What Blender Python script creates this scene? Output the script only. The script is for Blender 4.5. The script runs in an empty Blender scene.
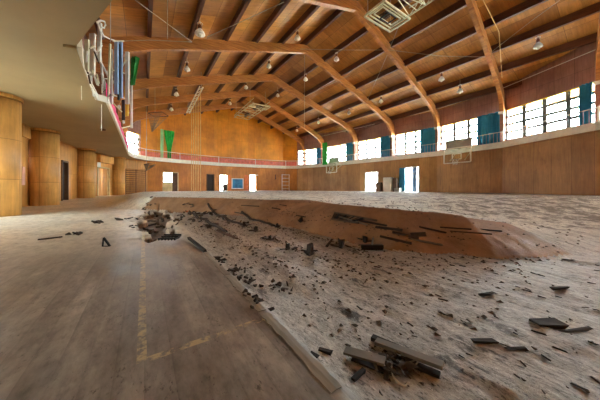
import bpy, math, random
from mathutils import Vector, Matrix, noise as mnoise
random.seed(7)
C = bpy.context.scene.collection
S = 2.8            # metres per plan unit (soffit height above the eye)
EYE = 0.9
FPX = 233.33       # 14 mm on a 36 mm sensor, in pixels of a 600 px frame
SN, CS = 0.5557, 0.8314
# ------------------------------------------------------------------ sight lines used to survey the place from the photograph
def rdir(u, v=188.0):
    r = (u - 300.0) / FPX
    return Vector((SN + r * CS, CS - r * SN, (188.0 - v) / FPX))
def at_d(u, v, d):                       # d in metres
    p = rdir(u, v) * d
    return Vector((p.x, p.y, p.z + EYE))
def at_z(u, v, z):                       # world z in metres
    dd = rdir(u, v)
    return at_d(u, v, (z - EYE) / dd.z)
def at_x(u, v, x):
    return at_d(u, v, x / rdir(u).x)
def at_y(u, v, y):
    return at_d(u, v, y / rdir(u).y)
def seg_t(u, p, q):                      # where sight line u crosses plan segment p-q
    d = rdir(u); ex, ey = q[0] - p[0], q[1] - p[1]
    den = d.x * ey - d.y * ex
    return (p[1] * d.x - p[0] * d.y) / -den if abs(den) > 1e-9 else 0.0
def ZE(z): return EYE + z * S
# ------------------------------------------------------------------ materials
def lin(c):
    return c / 12.92 if c <= 0.04045 else ((c + 0.055) / 1.055) ** 2.4
def rgb(r, g, b): return (lin(r / 255), lin(g / 255), lin(b / 255), 1)
def newmat(name):
    m = bpy.data.materials.new(name); m.use_nodes = True
    nt = m.node_tree; bs = nt.nodes['Principled BSDF']
    return m, nt, bs
def N(nt, t, **kw):
    n = nt.nodes.new(t)
    for k, v in kw.items():
        if k in n.inputs.keys(): n.inputs[k].default_value = v
        else: setattr(n, k, v)
    return n
def ramp(nt, src, stops, interp='LINEAR'):
    n = nt.nodes.new('ShaderNodeValToRGB'); n.color_ramp.interpolation = interp
    cr = n.color_ramp
    while len(cr.elements) < len(stops): cr.elements.new(0.5)
    for e, (p, c) in zip(cr.elements, stops):
        e.position = p; e.color = c if len(c) == 4 else (*c, 1)
    nt.links.new(src, n.inputs[0]); return n.outputs[0]
def mixc(nt, fac, a, b, mode='MIX'):
    n = nt.nodes.new('ShaderNodeMix'); n.data_type = 'RGBA'; n.blend_type = mode
    for i, val in ((0, fac), (6, a), (7, b)):
        if isinstance(val, (int, float)): n.inputs[i].default_value = val
        elif isinstance(val, tuple): n.inputs[i].default_value = val
        else: nt.links.new(val, n.inputs[i])
    return n.outputs[2]
def math_(nt, op, a, b=0.0, clamp=False):
    n = nt.nodes.new('ShaderNodeMath'); n.operation = op; n.use_clamp = clamp
    for i, val in ((0, a), (1, b)):
        if isinstance(val, (int, float)): n.inputs[i].default_value = val
        else: nt.links.new(val, n.inputs[i])
    return n.outputs[0]
def noise(nt, vec, scale, detail=4, rough=0.6, mscale=None):
    if mscale:
        mp = nt.nodes.new('ShaderNodeMapping'); mp.inputs['Scale'].default_value = mscale
        nt.links.new(vec, mp.inputs[0]); vec = mp.outputs[0]
    n = nt.nodes.new('ShaderNodeTexNoise')
    n.inputs['Scale'].default_value = scale; n.inputs['Detail'].default_value = detail; n.inputs['Roughness'].default_value = rough
    nt.links.new(vec, n.inputs['Vector']); return n.outputs[0]
def plain(name, col, rough=0.6, metal=0.0, var=0.25, scale=3.0):
    m, nt, bs = newmat(name)
    tc = N(nt, 'ShaderNodeTexCoord')
    f = noise(nt, tc.outputs['Object'], scale, 5)
    dark = tuple(c * (1 - var) for c in col[:3]) + (1,)
    lite = tuple(min(1, c * (1 + var)) for c in col[:3]) + (1,)
    nt.links.new(ramp(nt, f, [(0.3, dark), (0.7, lite)]), bs.inputs['Base Color'])
    bs.inputs['Roughness'].default_value = rough; bs.inputs['Metallic'].default_value = metal
    return m
def plywood(name, a, b, joint, pw=0.91, ph=1.82, rough=0.45, grain=0.3, stain=None, sheen=0.35, rowoff=0.0):
    """plywood sheets on UV metres: sheet tint, grain, dark joints"""
    m, nt, bs = newmat(name)
    uv = N(nt, 'ShaderNodeUVMap'); v = uv.outputs[0]
    br = N(nt, 'ShaderNodeTexBrick'); nt.links.new(v, br.inputs['Vector'])
    br.offset = rowoff; br.squash = 1.0
    br.inputs['Color1'].default_value = a; br.inputs['Color2'].default_value = b; br.inputs['Mortar'].default_value = joint
    br.inputs['Scale'].default_value = 1.0; br.inputs['Mortar Size'].default_value = 0.008
    br.inputs['Mortar Smooth'].default_value = 0.3; br.inputs['Brick Width'].default_value = pw; br.inputs['Row Height'].default_value = ph
    g = noise(nt, v, 1.0, 6, 0.65, (9.0, 0.9, 1))
    big = noise(nt, v, 0.45, 5, 0.6)
    c = mixc(nt, 1.0, br.outputs[0], ramp(nt, g, [(0.3, (1 - grain,) * 3), (0.7, (1 + grain * 0.3,) * 3)]), 'MULTIPLY')
    c = mixc(nt, 1.0, c, ramp(nt, big, [(0.32, (0.68, 0.62, 0.56)), (0.62, (1.08, 1.08, 1.08))]), 'MULTIPLY')
    if stain:
        s = noise(nt, v, 1.3, 8, 0.75, (1.5, 0.5, 1))
        c = mixc(nt, ramp(nt, s, [(0.56, (0, 0, 0)), (0.72, (0.6, 0.6, 0.6))]), c, stain)
    nt.links.new(c, bs.inputs['Base Color'])
    bs.inputs['Roughness'].default_value = rough
    bs.inputs['Specular IOR Level'].default_value = sheen
    return m
M = {}
M['far_ply'] = plywood('far_gable_plywood', rgb(238, 158, 40), rgb(228, 142, 30), rgb(190, 112, 24), ph=2.4, grain=0.15)
M['far_low'] = plywood('far_lower_plywood', rgb(214, 142, 62), rgb(200, 126, 52), rgb(150, 92, 36), ph=3.6)
M['right_low'] = plywood('right_lower_plywood', rgb(196, 146, 80), rgb(172, 122, 62), rgb(120, 80, 40), ph=3.6, stain=rgb(112, 72, 36))
M['left_low'] = plywood('left_lower_plywood', rgb(226, 166, 88), rgb(212, 148, 72), rgb(166, 110, 48), ph=1.82, stain=rgb(150, 104, 54))
M['column'] = plywood('column_veneer', rgb(230, 176, 98), rgb(214, 154, 78), rgb(156, 106, 52), pw=0.8, ph=1.2, stain=rgb(140, 100, 50))
M['right_up'] = plywood('upper_wall_mauve', rgb(182, 134, 112), rgb(168, 120, 104), rgb(120, 80, 66), ph=2.4, stain=rgb(126, 86, 82))
M['ceil_l'] = plywood('ceiling_plywood', rgb(228, 160, 76), rgb(178, 116, 52), rgb(110, 66, 28), pw=2.43, ph=.938, stain=rgb(112, 68, 30), rowoff=0.0, sheen=.3)
M['pink_dado'] = plain('pink_dado', rgb(226, 120, 92), 0.6)
M['mauve_dado'] = plain('mauve_dado', rgb(190, 120, 128), 0.6)
def wood(name, a, b, rough=0.4, axis=(1, 1, 12)):
    m, nt, bs = newmat(name)
    tc = N(nt, 'ShaderNodeTexCoord')
    g = noise(nt, tc.outputs['Object'], 1.2, 6, 0.6, axis)
    nt.links.new(ramp(nt, g, [(0.3, a), (0.7, b)]), bs.inputs['Base Color'])
    bs.inputs['Roughness'].default_value = rough
    return m
M['beam'] = wood('glulam', rgb(150, 88, 40), rgb(212, 142, 72), 0.38)
M['purlin'] = wood('purlin_wood', rgb(78, 42, 22), rgb(112, 64, 34), 0.5, (12, 1, 12))
M['post_wood'] = wood('post_wood', rgb(104, 60, 28), rgb(140, 86, 44), 0.6)
M['post'] = wood('post_mauve', rgb(140, 92, 74), rgb(178, 118, 84), 0.5)
M['soffit'] = plain('soffit_plaster', rgb(166, 146, 108), 0.75, var=0.1, scale=0.6)
M['fascia'] = plain('fascia_paint', rgb(232, 226, 206), 0.6, var=0.12)
M['white_metal'] = plain('white_paint_metal', rgb(226, 222, 208), 0.45, var=0.1)
M['cream_metal'] = plain('cream_frame_paint', rgb(214, 208, 170), 0.45, var=0.2)
M['rail_pink'] = plain('rail_pink_paint', rgb(232, 150, 142), 0.5, var=0.1)
M['rail_mauve'] = plain('rail_mauve_paint', rgb(206, 176, 184), 0.5, var=0.1)
M['pink'] = plain('magenta_sheet', rgb(226, 60, 116), 0.6, var=0.1)
M['blue_curtain'] = plain('blue_curtain_cloth', rgb(52, 150, 190), 0.8, var=0.25, scale=1.0)
M['pale_blue'] = plain('pale_blue_board', rgb(150, 178, 214), 0.6, var=0.1)
M['green'] = plain('green_cloth', rgb(26, 176, 60), 0.7, var=0.3)
M['green_dark'] = plain('green_dark_cloth', rgb(40, 140, 50), 0.7, var=0.4, scale=5)
M['pale_green'] = plain('pale_green_cloth', rgb(170, 220, 150), 0.7, var=0.2)
M['yellow_trim'] = plain('yellow_trim_paint', rgb(232, 186, 52), 0.5, var=0.1)
M['muntin'] = plain('muntin_grey', rgb(96, 96, 88), 0.5, var=0.1)
M['lamp_metal'] = plain('lamp_housing', rgb(232, 226, 212), 0.35)
M['lamp_glass'] = plain('lamp_glass', rgb(236, 226, 206), 0.15)
M['lamp_box'] = plain('lamp_ballast_brown', rgb(110, 60, 34), 0.5)
M['wire'] = plain('wire_grey', rgb(186, 172, 146), 0.5)
M['rope'] = plain('rope_fibre', rgb(226, 190, 120), 0.8)
M['net'] = plain('net_grey', rgb(150, 124, 92), 0.8)
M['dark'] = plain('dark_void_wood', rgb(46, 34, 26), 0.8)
M['dark_door'] = plain('dark_brown_door', rgb(96, 62, 34), 0.6)
M['door_tan'] = plain('tan_door', rgb(206, 182, 130), 0.5)
M['door_orange'] = plain('orange_door', rgb(220, 120, 60), 0.55)
M['poster_blue'] = plain('poster_blue', rgb(60, 150, 196), 0.5, var=0.5, scale=1.4)
M['paper'] = plain('paper_white', rgb(232, 232, 224), 0.6, var=0.05)
M['paper_pink'] = plain('paper_pink', rgb(232, 180, 160), 0.6, var=0.1)
M['grey_box'] = plain('grey_panel', rgb(168, 160, 142), 0.6, var=0.15)
M['stone'] = plain('outside_ground', rgb(232, 230, 216), 0.9)
M['wood_dark'] = wood('rotten_wood', rgb(26, 20, 16), rgb(66, 50, 38), 0.85, (3, 3, 3))
M['wood_grey'] = wood('dusty_board', rgb(92, 86, 78), rgb(140, 132, 120), 0.7, (8, 1, 8))
M['wood_pale'] = wood('pale_dusty_board', rgb(128, 120, 108), rgb(178, 170, 156), 0.7, (14, 2, 8))
M['wood_mid'] = wood('weathered_board', rgb(60, 48, 38), rgb(104, 86, 70), 0.8, (8, 1, 8))
M['black_metal'] = plain('black_metal', rgb(40, 46, 52), 0.35, metal=0.5)
M['rust'] = plain('rusty_steel', rgb(92, 64, 48), 0.7, metal=0.3)
M['paint_white'] = plain('chalky_white', rgb(226, 222, 210), 0.7)
for gname, tint, gf in (('glass', (0.86, 0.89, 0.87, 1), .04), ('added_window_glass', (.46, .47, .46, 1), .03), ('board_glass', (.9, .93, .92, 1), .004)):
  m, nt, bs = newmat(gname)
  for n in list(nt.nodes):
    if n.type == 'BSDF_PRINCIPLED': nt.nodes.remove(n)
  out = nt.nodes['Material Output']
  tr = N(nt, 'ShaderNodeBsdfTransparent'); tr.inputs[0].default_value = tint
  gl = N(nt, 'ShaderNodeBsdfGlossy'); gl.inputs['Roughness'].default_value = 0.05
  mx = N(nt, 'ShaderNodeMixShader'); mx.inputs[0].default_value = gf
  nt.links.new(tr.outputs[0], mx.inputs[1]); nt.links.new(gl.outputs[0], mx.inputs[2]); nt.links.new(mx.outputs[0], out.inputs[0])
  M[gname] = m
# ------------------------------------------------------------------ mesh builder
class MB:
    def __init__(s): s.v = []; s.f = []; s.uv = []; s.smooth = False
    def quad(s, pts, uvs=None):
        b = len(s.v); s.v += [Vector(p) for p in pts]; s.f.append(tuple(range(b, b + len(pts))))
        s.uv.append(uvs or [(0, 0)] * len(pts)); return s
    def hexa(s, lo, hi):                  # two 4-point rings -> closed box
        b = len(s.v); s.v += [Vector(p) for p in lo] + [Vector(p) for p in hi]
        for q in ((3, 2, 1, 0), (4, 5, 6, 7), (0, 1, 5, 4), (1, 2, 6, 5), (2, 3, 7, 6), (3, 0, 4, 7)):
            s.f.append(tuple(b + i for i in q))
            vs = [s.v[b + i] for i in q]
            n = (vs[1] - vs[0]).cross(vs[2] - vs[0])
            if abs(n.z) > max(abs(n.x), abs(n.y)): s.uv.append([(p.x, p.y) for p in vs])
            else:
                t = Vector((vs[0].x, vs[0].y, 0)); L = Vector((-n.y, n.x, 0)); L = L.normalized() if L.length > 1e-9 else Vector((1, 0, 0))
                s.uv.append([(p.dot(L), p.z) for p in vs])
        return s
    def box(s, c, size, rot=None):
        hx, hy, hz = (k / 2 for k in size); c = Vector(c)
        R = rot if rot is not None else Matrix.Identity(3)
        P = lambda x, y, z: c + R @ Vector((x, y, z))
        return s.hexa([P(-hx, -hy, -hz), P(hx, -hy, -hz), P(hx, hy, -hz), P(-hx, hy, -hz)],
                      [P(-hx, -hy, hz), P(hx, -hy, hz), P(hx, hy, hz), P(-hx, hy, hz)])
    def bar(s, a, b, w, h=None, up=(0, 0, 1)):
        a, b = Vector(a), Vector(b); d = (b - a); L = d.length
        if L < 1e-6: return s
        d.normalize(); up = Vector(up)
        if abs(d.dot(up)) > 0.99: up = Vector((1, 0, 0))
        x = d.cross(up).normalized(); z = x.cross(d)
        R = Matrix((x, d, z)).transposed()
        return s.box((a + b) / 2, (w, L, h or w), R)
    def tube(s, pts, r, n=6, cap=True):
        pts = [Vector(p) for p in pts]; rings = []
        for i, p in enumerate(pts):
            d = (pts[min(i + 1, len(pts) - 1)] - pts[max(i - 1, 0)]).normalized()
            up = Vector((0, 0, 1)) if abs(d.z) < 0.9 else Vector((1, 0, 0))
            x = d.cross(up).normalized(); y = x.cross(d)
            rr = r[i] if isinstance(r, (list, tuple)) else r
            b = len(s.v)
            for k in range(n):
                t = 2 * math.pi * k / n
                s.v.append(p + x * math.cos(t) * rr + y * math.sin(t) * rr)
            rings.append(b)
        for a, b in zip(rings, rings[1:]):
            for k in range(n):
                k2 = (k + 1) % n; s.f.append((a + k, a + k2, b + k2, b + k)); s.uv.append([(0, 0)] * 4)
        if cap:
            s.f.append(tuple(rings[0] + k for k in reversed(range(n)))); s.uv.append([(0, 0)] * n)
            s.f.append(tuple(rings[-1] + k for k in range(n))); s.uv.append([(0, 0)] * n)
        return s
    def lathe(s, c, prof, n=16):          # prof: (r, z)
        c = Vector(c); rings = []
        R0 = max(p[0] for p in prof)
        for r, z in prof:
            b = len(s.v)
            for k in range(n):
                t = 2 * math.pi * k / n
                s.v.append(c + Vector((r * math.cos(t), r * math.sin(t), z)))
            rings.append((b, z))
        for (a, za), (b, zb) in zip(rings, rings[1:]):
            for k in range(n):
                k2 = (k + 1) % n; s.f.append((a + k, a + k2, b + k2, b + k))
                u0, u1 = 2 * math.pi * R0 * k / n, 2 * math.pi * R0 * (k + 1) / n
                s.uv.append([(u0, za), (u1, za), (u1, zb), (u0, zb)])
        s.f.append(tuple(rings[0][0] + k for k in reversed(range(n)))); s.uv.append([(0, 0)] * n)
        s.f.append(tuple(rings[-1][0] + k for k in range(n))); s.uv.append([(0, 0)] * n)
        return s
    def sheet(s, grid, thick=0.02):       # grid of points [i][j] -> thin solid cloth
        n, m = len(grid), len(grid[0]); nn = []
        for i in range(n):
            for j in range(m):
                a = Vector(grid[min(i + 1, n - 1)][j]) - Vector(grid[max(i - 1, 0)][j])
                b = Vector(grid[i][min(j + 1, m - 1)]) - Vector(grid[i][max(j - 1, 0)])
                k = a.cross(b); nn.append(k.normalized() if k.length > 1e-9 else Vector((0, 0, 1)))
        b0 = len(s.v)
        for sgn in (1, -1):
            for i in range(n):
                for j in range(m): s.v.append(Vector(grid[i][j]) + nn[i * m + j] * thick / 2 * sgn)
        o = n * m
        I = lambda i, j: b0 + i * m + j
        fs = []
        for i in range(n - 1):
            for j in range(m - 1):
                fs.append((I(i, j), I(i + 1, j), I(i + 1, j + 1), I(i, j + 1)))
                fs.append(tuple(x + o for x in (I(i, j), I(i, j + 1), I(i + 1, j + 1), I(i + 1, j))))
        for i in range(n - 1):
            for j in (0, m - 1): fs.append((I(i, j), I(i, j) + o, I(i + 1, j) + o, I(i + 1, j)))
        for j in range(m - 1):
            for i in (0, n - 1): fs.append((I(i, j), I(i, j + 1), I(i, j + 1) + o, I(i, j) + o))
        for f in fs: s.f.append(f); s.uv.append([(0, 0)] * 4)
        return s
    def build(s, name, mat, parent=None, smooth=False, origin=None):
        me = bpy.data.meshes.new(name)
        base = Vector((0, 0, 0))
        if parent is not None: base = parent.matrix_world_loc if False else Vector(parent['_o']) if '_o' in parent.keys() else Vector((0, 0, 0))
        if origin is not None: base = Vector(origin)
        me.from_pydata([v - base for v in s.v], [], s.f)
        uvl = me.uv_layers.new(name='UVMap')
        flat = [c for f in s.uv for c in f]
        for i, l in enumerate(uvl.data): l.uv = flat[i]
        me.materials.append(mat)
        if smooth:
            for p in me.polygons: p.use_smooth = True
        me.update(); me.validate()
        o = bpy.data.objects.new(name, me); C.objects.link(o)
        if parent is not None: o.parent = parent
        elif origin is not None: o.location = origin
        return o
def tag(o, label=None, cat=None, group=None, kind=None):
    if label: o['label'] = label
    if cat: o['category'] = cat
    if group: o['group'] = group
    if kind: o['kind'] = kind
    return o
def thing(name, loc, label, cat, group=None, kind=None):
    o = bpy.data.objects.new(name, None); C.objects.link(o)
    o.location = loc; o['_o'] = [float(c) for c in loc]; o.empty_display_size = 0.1
    return tag(o, label, cat, group, kind)
def solo(mb, name, mat, origin, label, cat, group=None, kind=None, smooth=False):
    return tag(mb.build(name, mat, None, smooth, origin), label, cat, group, kind)
def copy_tree(o, parent=None):
    c = o.copy(); C.objects.link(c); c.parent = parent
    for ch in list(o.children): copy_tree(ch, c)
    return c
def sc(P): return [(x * S, y * S) for x, y in P]
# ------------------------------------------------------------------ plan of the hall
ER = sc([(5.9, -3), (6.1, -1.2), (6.45, .5), (7.3, 2.0), (7.54, 3.65), (7.35, 5.1), (7.15, 6.7), (6.96, 8.33), (6.5, 10.0)])
UR = sc([(6.3, -3), (6.5, -1.2), (6.9, .52), (7.6, 2.06), (7.84, 3.72), (7.68, 5.22), (7.5, 6.86), (7.25, 8.72), (6.7, 10.3)])
EF = sc([(6.5, 10), (6.04, 10.33), (4.5, 10.6), (2.78, 10.65), (1.21, 10.4), (.087, 9.96), (-.3, 9.4), (-.4, 8.76)])
UF = sc([(6.7, 10.3), (6.1, 10.75), (4.5, 10.95), (2.78, 11.0), (1.1, 10.8), (-.1, 10.45), (-.6, 9.7), (-.8, 8.9)])
EL = sc([(-.4, 8.76), (-.38, 6), (-.37, 3.5), (-.455, 3.45), (-.46, 2.75), (-.389, 2.22), (-.137, 1.58), (.29, .5), (.29, -3)])
UL = sc([(-.8, 8.9), (-.8, 7.2), (-.8, 5.4), (-.8, 3.6), (-.8, 1.8), (-.8, 0.0), (-.8, -1.6), (-.8, -3)])
LOWF = sc([(6.5, 10.0), (6.04, 10.33), (4.5, 10.6), (2.78, 10.65), (1.21, 10.4), (.1, 10.3)])
LOWL = sc([(.1, 10.3), (-.45, 10.1), (-.78, 9.72), (-1.37, 8.2), (-1.6, 5.84), (-1.6, 3.85), (-1.55, 1.9), (-1.5, -3)])
ZS, ZT = EYE + S, EYE + S + 0.3          # gallery soffit and deck
ZW0, ZW1 = ZT + 0.28, ZE(1.97)           # gallery window sill and head
ZR, SL = ZE(3.80), 0.30                 # ridge of the ceiling, slope
XR = 3.43 * S
def roof_z(x): return ZR - SL * abs(x - XR)
# ------------------------------------------------------------------ floor heights
def c2w(rt, d): return (d * SN + rt * CS, d * CS - rt * SN)
def sst(a, b, x):
    t = max(0.0, min(1.0, (x - a) / (b - a))); return t * t * (3 - 2 * t)
# middle of the slump: plan point, half width, height of upper floor there, brown face amount
MID = [((-0.6, 31.0), 0.8, .52, 0), ((-1.6, 20.0), 1.5, .50, 0), ((-0.9, 14.0), 1.0, .52, 0), ((-0.1, 11.6), .3, .54, 0), (c2w(-5.4, 9.2), .22, .54, 1),
       (c2w(-3.6, 8.75), .33, .53, 1), (c2w(-1.66, 7.6), .35, .52, 1), (c2w(-.36, 6.7), .70, .54, 1), (c2w(.45, 5.25), .36, .54, 1),
       (c2w(1.0, 4.28), .38, .54, 1), (c2w(1.57, 3.67), .34, .54, 1), (c2w(2.16, 3.6), .37, .50, 1), (c2w(2.66, 3.45), .33, .44, 1),
       (c2w(3.65, 3.62), .45, .30, .34), (c2w(4.0, 3.7), .52, .25, 0), (c2w(4.9, 4.1), .8, .12, 0), (c2w(7, 4.2), 1.5, .08, 0), (c2w(12, 5), 3, .1, 0), (c2w(24, 8), 5, .3, 0)]
def slump(x, y):
    best = None
    for i in range(len(MID) - 1):
        (ax, ay), aw, az, ab = MID[i]; (bx, by), bw, bz, bb = MID[i + 1]
        ex, ey = bx - ax, by - ay; L2 = ex * ex + ey * ey
        t = max(0, min(1, ((x - ax) * ex + (y - ay) * ey) / L2))
        dx, dy = x - ax - t * ex, y - ay - t * ey
        d = math.hypot(dx, dy)
        if best is None or d < best[0] - 1e-9:
            sgn = 1 if ex * (y - ay) - ey * (x - ax) > 0 else -1
            best = (d, sgn, aw + t * (bw - aw), az + t * (bz - az), ab + t * (bb - ab))
    d, sgn, w, zt, br = best
    return d * sgn, w, zt, br
ROWS = [1.36, 1.96, 2.58, 3.2, 3.85]
def nz(x, y, sx=1, sy=1, k=0): return mnoise.noise(Vector((x * sx, y * sy, k)))
def low_z(x, y):
    z = 0.03 * sst(-1, -3, x) + 0.2 * sst(15, 28, y) * sst(2.5, 0, x)
    z += 0.035 * (1 - sst(.71, .77, x + .02 * nz(x, y, 0, 3))) - 0.02 * sst(.72, .9, x)
    right = sst(.8, 1.2, x)
    z += right * (0.025 * nz(x, y, 3.5, 1.2) + 0.014 * nz(x, y, 11, 5, 3) + .03 * nz(x, y, .6, .5, 9))
    z += (1 - right) * (0.012 * nz(x, y, .8, .5) + .004 * nz(x, y, 5, 2, 2))
    for rx in ROWS:
        if y > 2: z += 0.035 * math.exp(-((x - rx) / .07) ** 2) * sst(2, 3, y) * (.6 + .8 * nz(x, y, 1, 2.1, 5))
    z -= hole(x, y) * .16
    z += .1 * sst(6, 9, y) * sst(1, 3, x)
    return z
def hole(x, y):
    g = math.exp(-(((x - .22 - .05 * (y - 6)) / .42) ** 2) - ((y - 7.6) / 3.3) ** 2)
    return sst(4.3, 5.0, y) * sst(.40, .52, g + .5 * nz(x, y, 3.0, 1.4, 7) + .15 * nz(x, y, 9, 4, 7))
def floor_full(x, y):
    s, w, zt, br = slump(x, y)
    s += .06 * nz(x, y, 1.3, 1.3, 4) * min(1, br + .3)
    t = max(0.0, min(1.0, .5 - s / (2 * w)))          # 0 on the upper floor, 1 on the sunken floor
    hi = zt + (.54 - zt) * sst(0.2, 4.5, s) if s > 0 else zt
    hi += .012 * nz(x, y, .7, .7, 11)
    lo = low_z(x, y)
    prof = t * t * (3 - 2 * t) if br < .3 else (t ** 1.25)
    z = hi + (lo - hi) * prof
    if br > .3 and 0 < t < 1: z += .03 * nz(x, y, 2.5, 2.5, 8) * math.sin(math.pi * t)
    brown = br * (1 if 0.0 < t < 1.0 else 0)
    return z, brown, 1 - t, hole(x, y) * t
def fz(x, y): return floor_full(x, y)[0]
def graded(a, b, c, fine, grow):
    """coordinates from a to b, spaced `fine` near c and wider away"""
    out = [c]
    x, st = c, fine
    while x < b: x += st; out.append(min(x, b)); st = max(fine, (x - c) * grow)
    x, st = c, fine
    while x > a: x -= st; out.insert(0, max(x, a)); st = max(fine, (c - x) * grow)
    return sorted(set(round(k, 4) for k in out))
xs = graded(-5.4, 23.5, 1.5, .035, .011); ys = graded(-8.6, 31.5, 2.5, .04, .012)
verts, attrs = [], []
for y in ys:
    for x in xs:
        z, b, p, h = floor_full(x, y); verts.append((x, y, z)); attrs.append((b, p, h))
nx = len(xs)
faces = [(j * nx + i, j * nx + i + 1, (j + 1) * nx + i + 1, (j + 1) * nx + i) for j in range(len(ys) - 1) for i in range(nx - 1)]
me = bpy.data.meshes.new('floor'); me.from_pydata(verts, [], faces)
for k, nm in enumerate(('brown', 'upper', 'hole')):
    at = me.attributes.new(nm, 'FLOAT', 'POINT'); at.data.foreach_set('value', [a[k] for a in attrs])
for p in me.polygons: p.use_smooth = True
print('floor verts', len(verts))
# floor material
m, nt, bs = newmat('floor_dusty_boards'); M['floor'] = m
tc = N(nt, 'ShaderNodeTexCoord'); P = tc.outputs['Object']
sep = N(nt, 'ShaderNodeSeparateXYZ'); nt.links.new(P, sep.inputs[0]); X, Y = sep.outputs[0], sep.outputs[1]
def attr(nm): a = N(nt, 'ShaderNodeAttribute'); a.attribute_name = nm; return a.outputs['Fac']
G = lambda v: (v, v, v, 1)
big = noise(nt, P, .55, 5, .6)
med = noise(nt, P, 2.6, 6, .65, (1.6, .55, 1))
fine = noise(nt, P, 14, 5, .7, (1.5, .6, 1))
near = ramp(nt, med, [(.3, rgb(108, 101, 95)), (.5, rgb(148, 140, 131)), (.72, rgb(190, 182, 170))])
# board seams running down the hall
bw = math_(nt, 'FRACT', math_(nt, 'MULTIPLY', X, 8.5))
seam = ramp(nt, bw, [(0.0, G(.74)), (.12, G(1)), (1, G(1))])
bid = math_(nt, 'FLOOR', math_(nt, 'MULTIPLY', X, 8.5))
comb = N(nt, 'ShaderNodeCombineXYZ'); nt.links.new(bid, comb.inputs[0]); nt.links.new(math_(nt, 'MULTIPLY', Y, .35), comb.inputs[1])
bt = noise(nt, comb.outputs[0], 1.7, 1)
near = mixc(nt, .75, near, seam, 'MULTIPLY')
near = mixc(nt, 1, near, ramp(nt, bt, [(.3, G(.72)), (.7, G(1.2))]), 'MULTIPLY')
near = mixc(nt, 1, near, ramp(nt, fine, [(.3, G(.66)), (.5, G(1)), (.68, G(1.18))]), 'MULTIPLY')
speck = noise(nt, P, 34, 4, .8, (1.6, .7, 1)); speck2 = noise(nt, P, 7, 6, .8, (1.2, .7, 1))
near = mixc(nt, ramp(nt, math_(nt, 'ADD', math_(nt, 'MULTIPLY', speck, .6), math_(nt, 'MULTIPLY', speck2, .4)), [(.57, G(0)), (.63, G(.75))]), near, rgb(60, 52, 46))
# thicker pale dust towards the columns
dustm = math_(nt, 'MULTIPLY', ramp(nt, Y, [(0, G(0)), (1, G(1))]), 1)
mr = N(nt, 'ShaderNodeMapRange'); mr.interpolation_type = 'SMOOTHSTEP'; nt.links.new(Y, mr.inputs[0]); mr.inputs[1].default_value = 2.4; mr.inputs[2].default_value = 6.5
near = mixc(nt, math_(nt, 'MULTIPLY', mr.outputs[0], ramp(nt, big, [(.25, G(.45)), (.6, G(.95))])), near, ramp(nt, speck2, [(.36, rgb(176, 160, 136)), (.56, rgb(232, 220, 198))]))
# sunken right side: grey dust with dark rot
mrx = N(nt, 'ShaderNodeMapRange'); mrx.interpolation_type = 'SMOOTHSTEP'; nt.links.new(math_(nt, 'ADD', X, math_(nt, 'MULTIPLY', fine, .12)), mrx.inputs[0]); mrx.inputs[1].default_value = .76; mrx.inputs[2].default_value = .86
rot1 = noise(nt, P, 3.0, 8, .74, (2.2, .9, 1))
rot2 = noise(nt, P, 11.0, 7, .8, (2.2, .7, 1))
rot3 = noise(nt, P, 16.0, 6, .8, (2.6, .8, 1))
right = ramp(nt, rot2, [(.3, rgb(126, 118, 108)), (.5, rgb(176, 168, 156)), (.7, rgb(222, 216, 204))])
right = mixc(nt, ramp(nt, rot1, [(.56, G(0)), (.62, G(.85))]), right, rgb(56, 46, 40))
right = mixc(nt, ramp(nt, rot3, [(.58, G(0)), (.63, G(.8))]), right, rgb(58, 50, 44))
right = mixc(nt, ramp(nt, rot3, [(.36, G(.7)), (.42, G(0))]), right, rgb(222, 218, 208))
right = mixc(nt, ramp(nt, speck, [(.56, G(0)), (.62, G(.8))]), right, rgb(50, 43, 38))
right = mixc(nt, ramp(nt, speck, [(.34, G(.8)), (.4, G(0))]), right, rgb(232, 228, 218))
right = mixc(nt, .4, right, seam, 'MULTIPLY')
col = mixc(nt, mrx.outputs[0], near, right)
# upper floor: pale dust, dark scuffs to the right
mrs = N(nt, 'ShaderNodeMapRange'); nt.links.new(X, mrs.inputs[0]); mrs.inputs[1].default_value = 3; mrs.inputs[2].default_value = 9
sc1 = noise(nt, P, 2.2, 8, .72, (1.2, 1.2, 1))
up = ramp(nt, fine, [(.3, rgb(214, 210, 192)), (.7, rgb(248, 246, 234))])
scm = math_(nt, 'ADD', sc1, math_(nt, 'MULTIPLY', mrs.outputs[0], .09))
up = mixc(nt, ramp(nt, scm, [(.55, G(0)), (.63, G(.8))]), up, rgb(92, 84, 72))
up = mixc(nt, ramp(nt, math_(nt, 'ADD', rot3, math_(nt, 'MULTIPLY', mrs.outputs[0], .08)), [(.58, G(0)), (.63, G(.85))]), up, rgb(78, 70, 60))
um = ramp(nt, attr('upper'), [(.25, G(0)), (.85, G(1))])
col = mixc(nt, um, col, up)
# brown bent boards of the slump face
br1 = ramp(nt, noise(nt, P, 1.4, 6, .65), [(.3, rgb(120, 86, 58)), (.7, rgb(176, 136, 98))])
col = mixc(nt, ramp(nt, attr('brown'), [(.3, G(0)), (.42, G(1))]), col, br1)
col = mixc(nt, ramp(nt, attr('hole'), [(.2, G(0)), (.5, G(1))]), col, ramp(nt, rot2, [(.4, rgb(50, 34, 22)), (.65, rgb(132, 92, 56))]))
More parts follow.
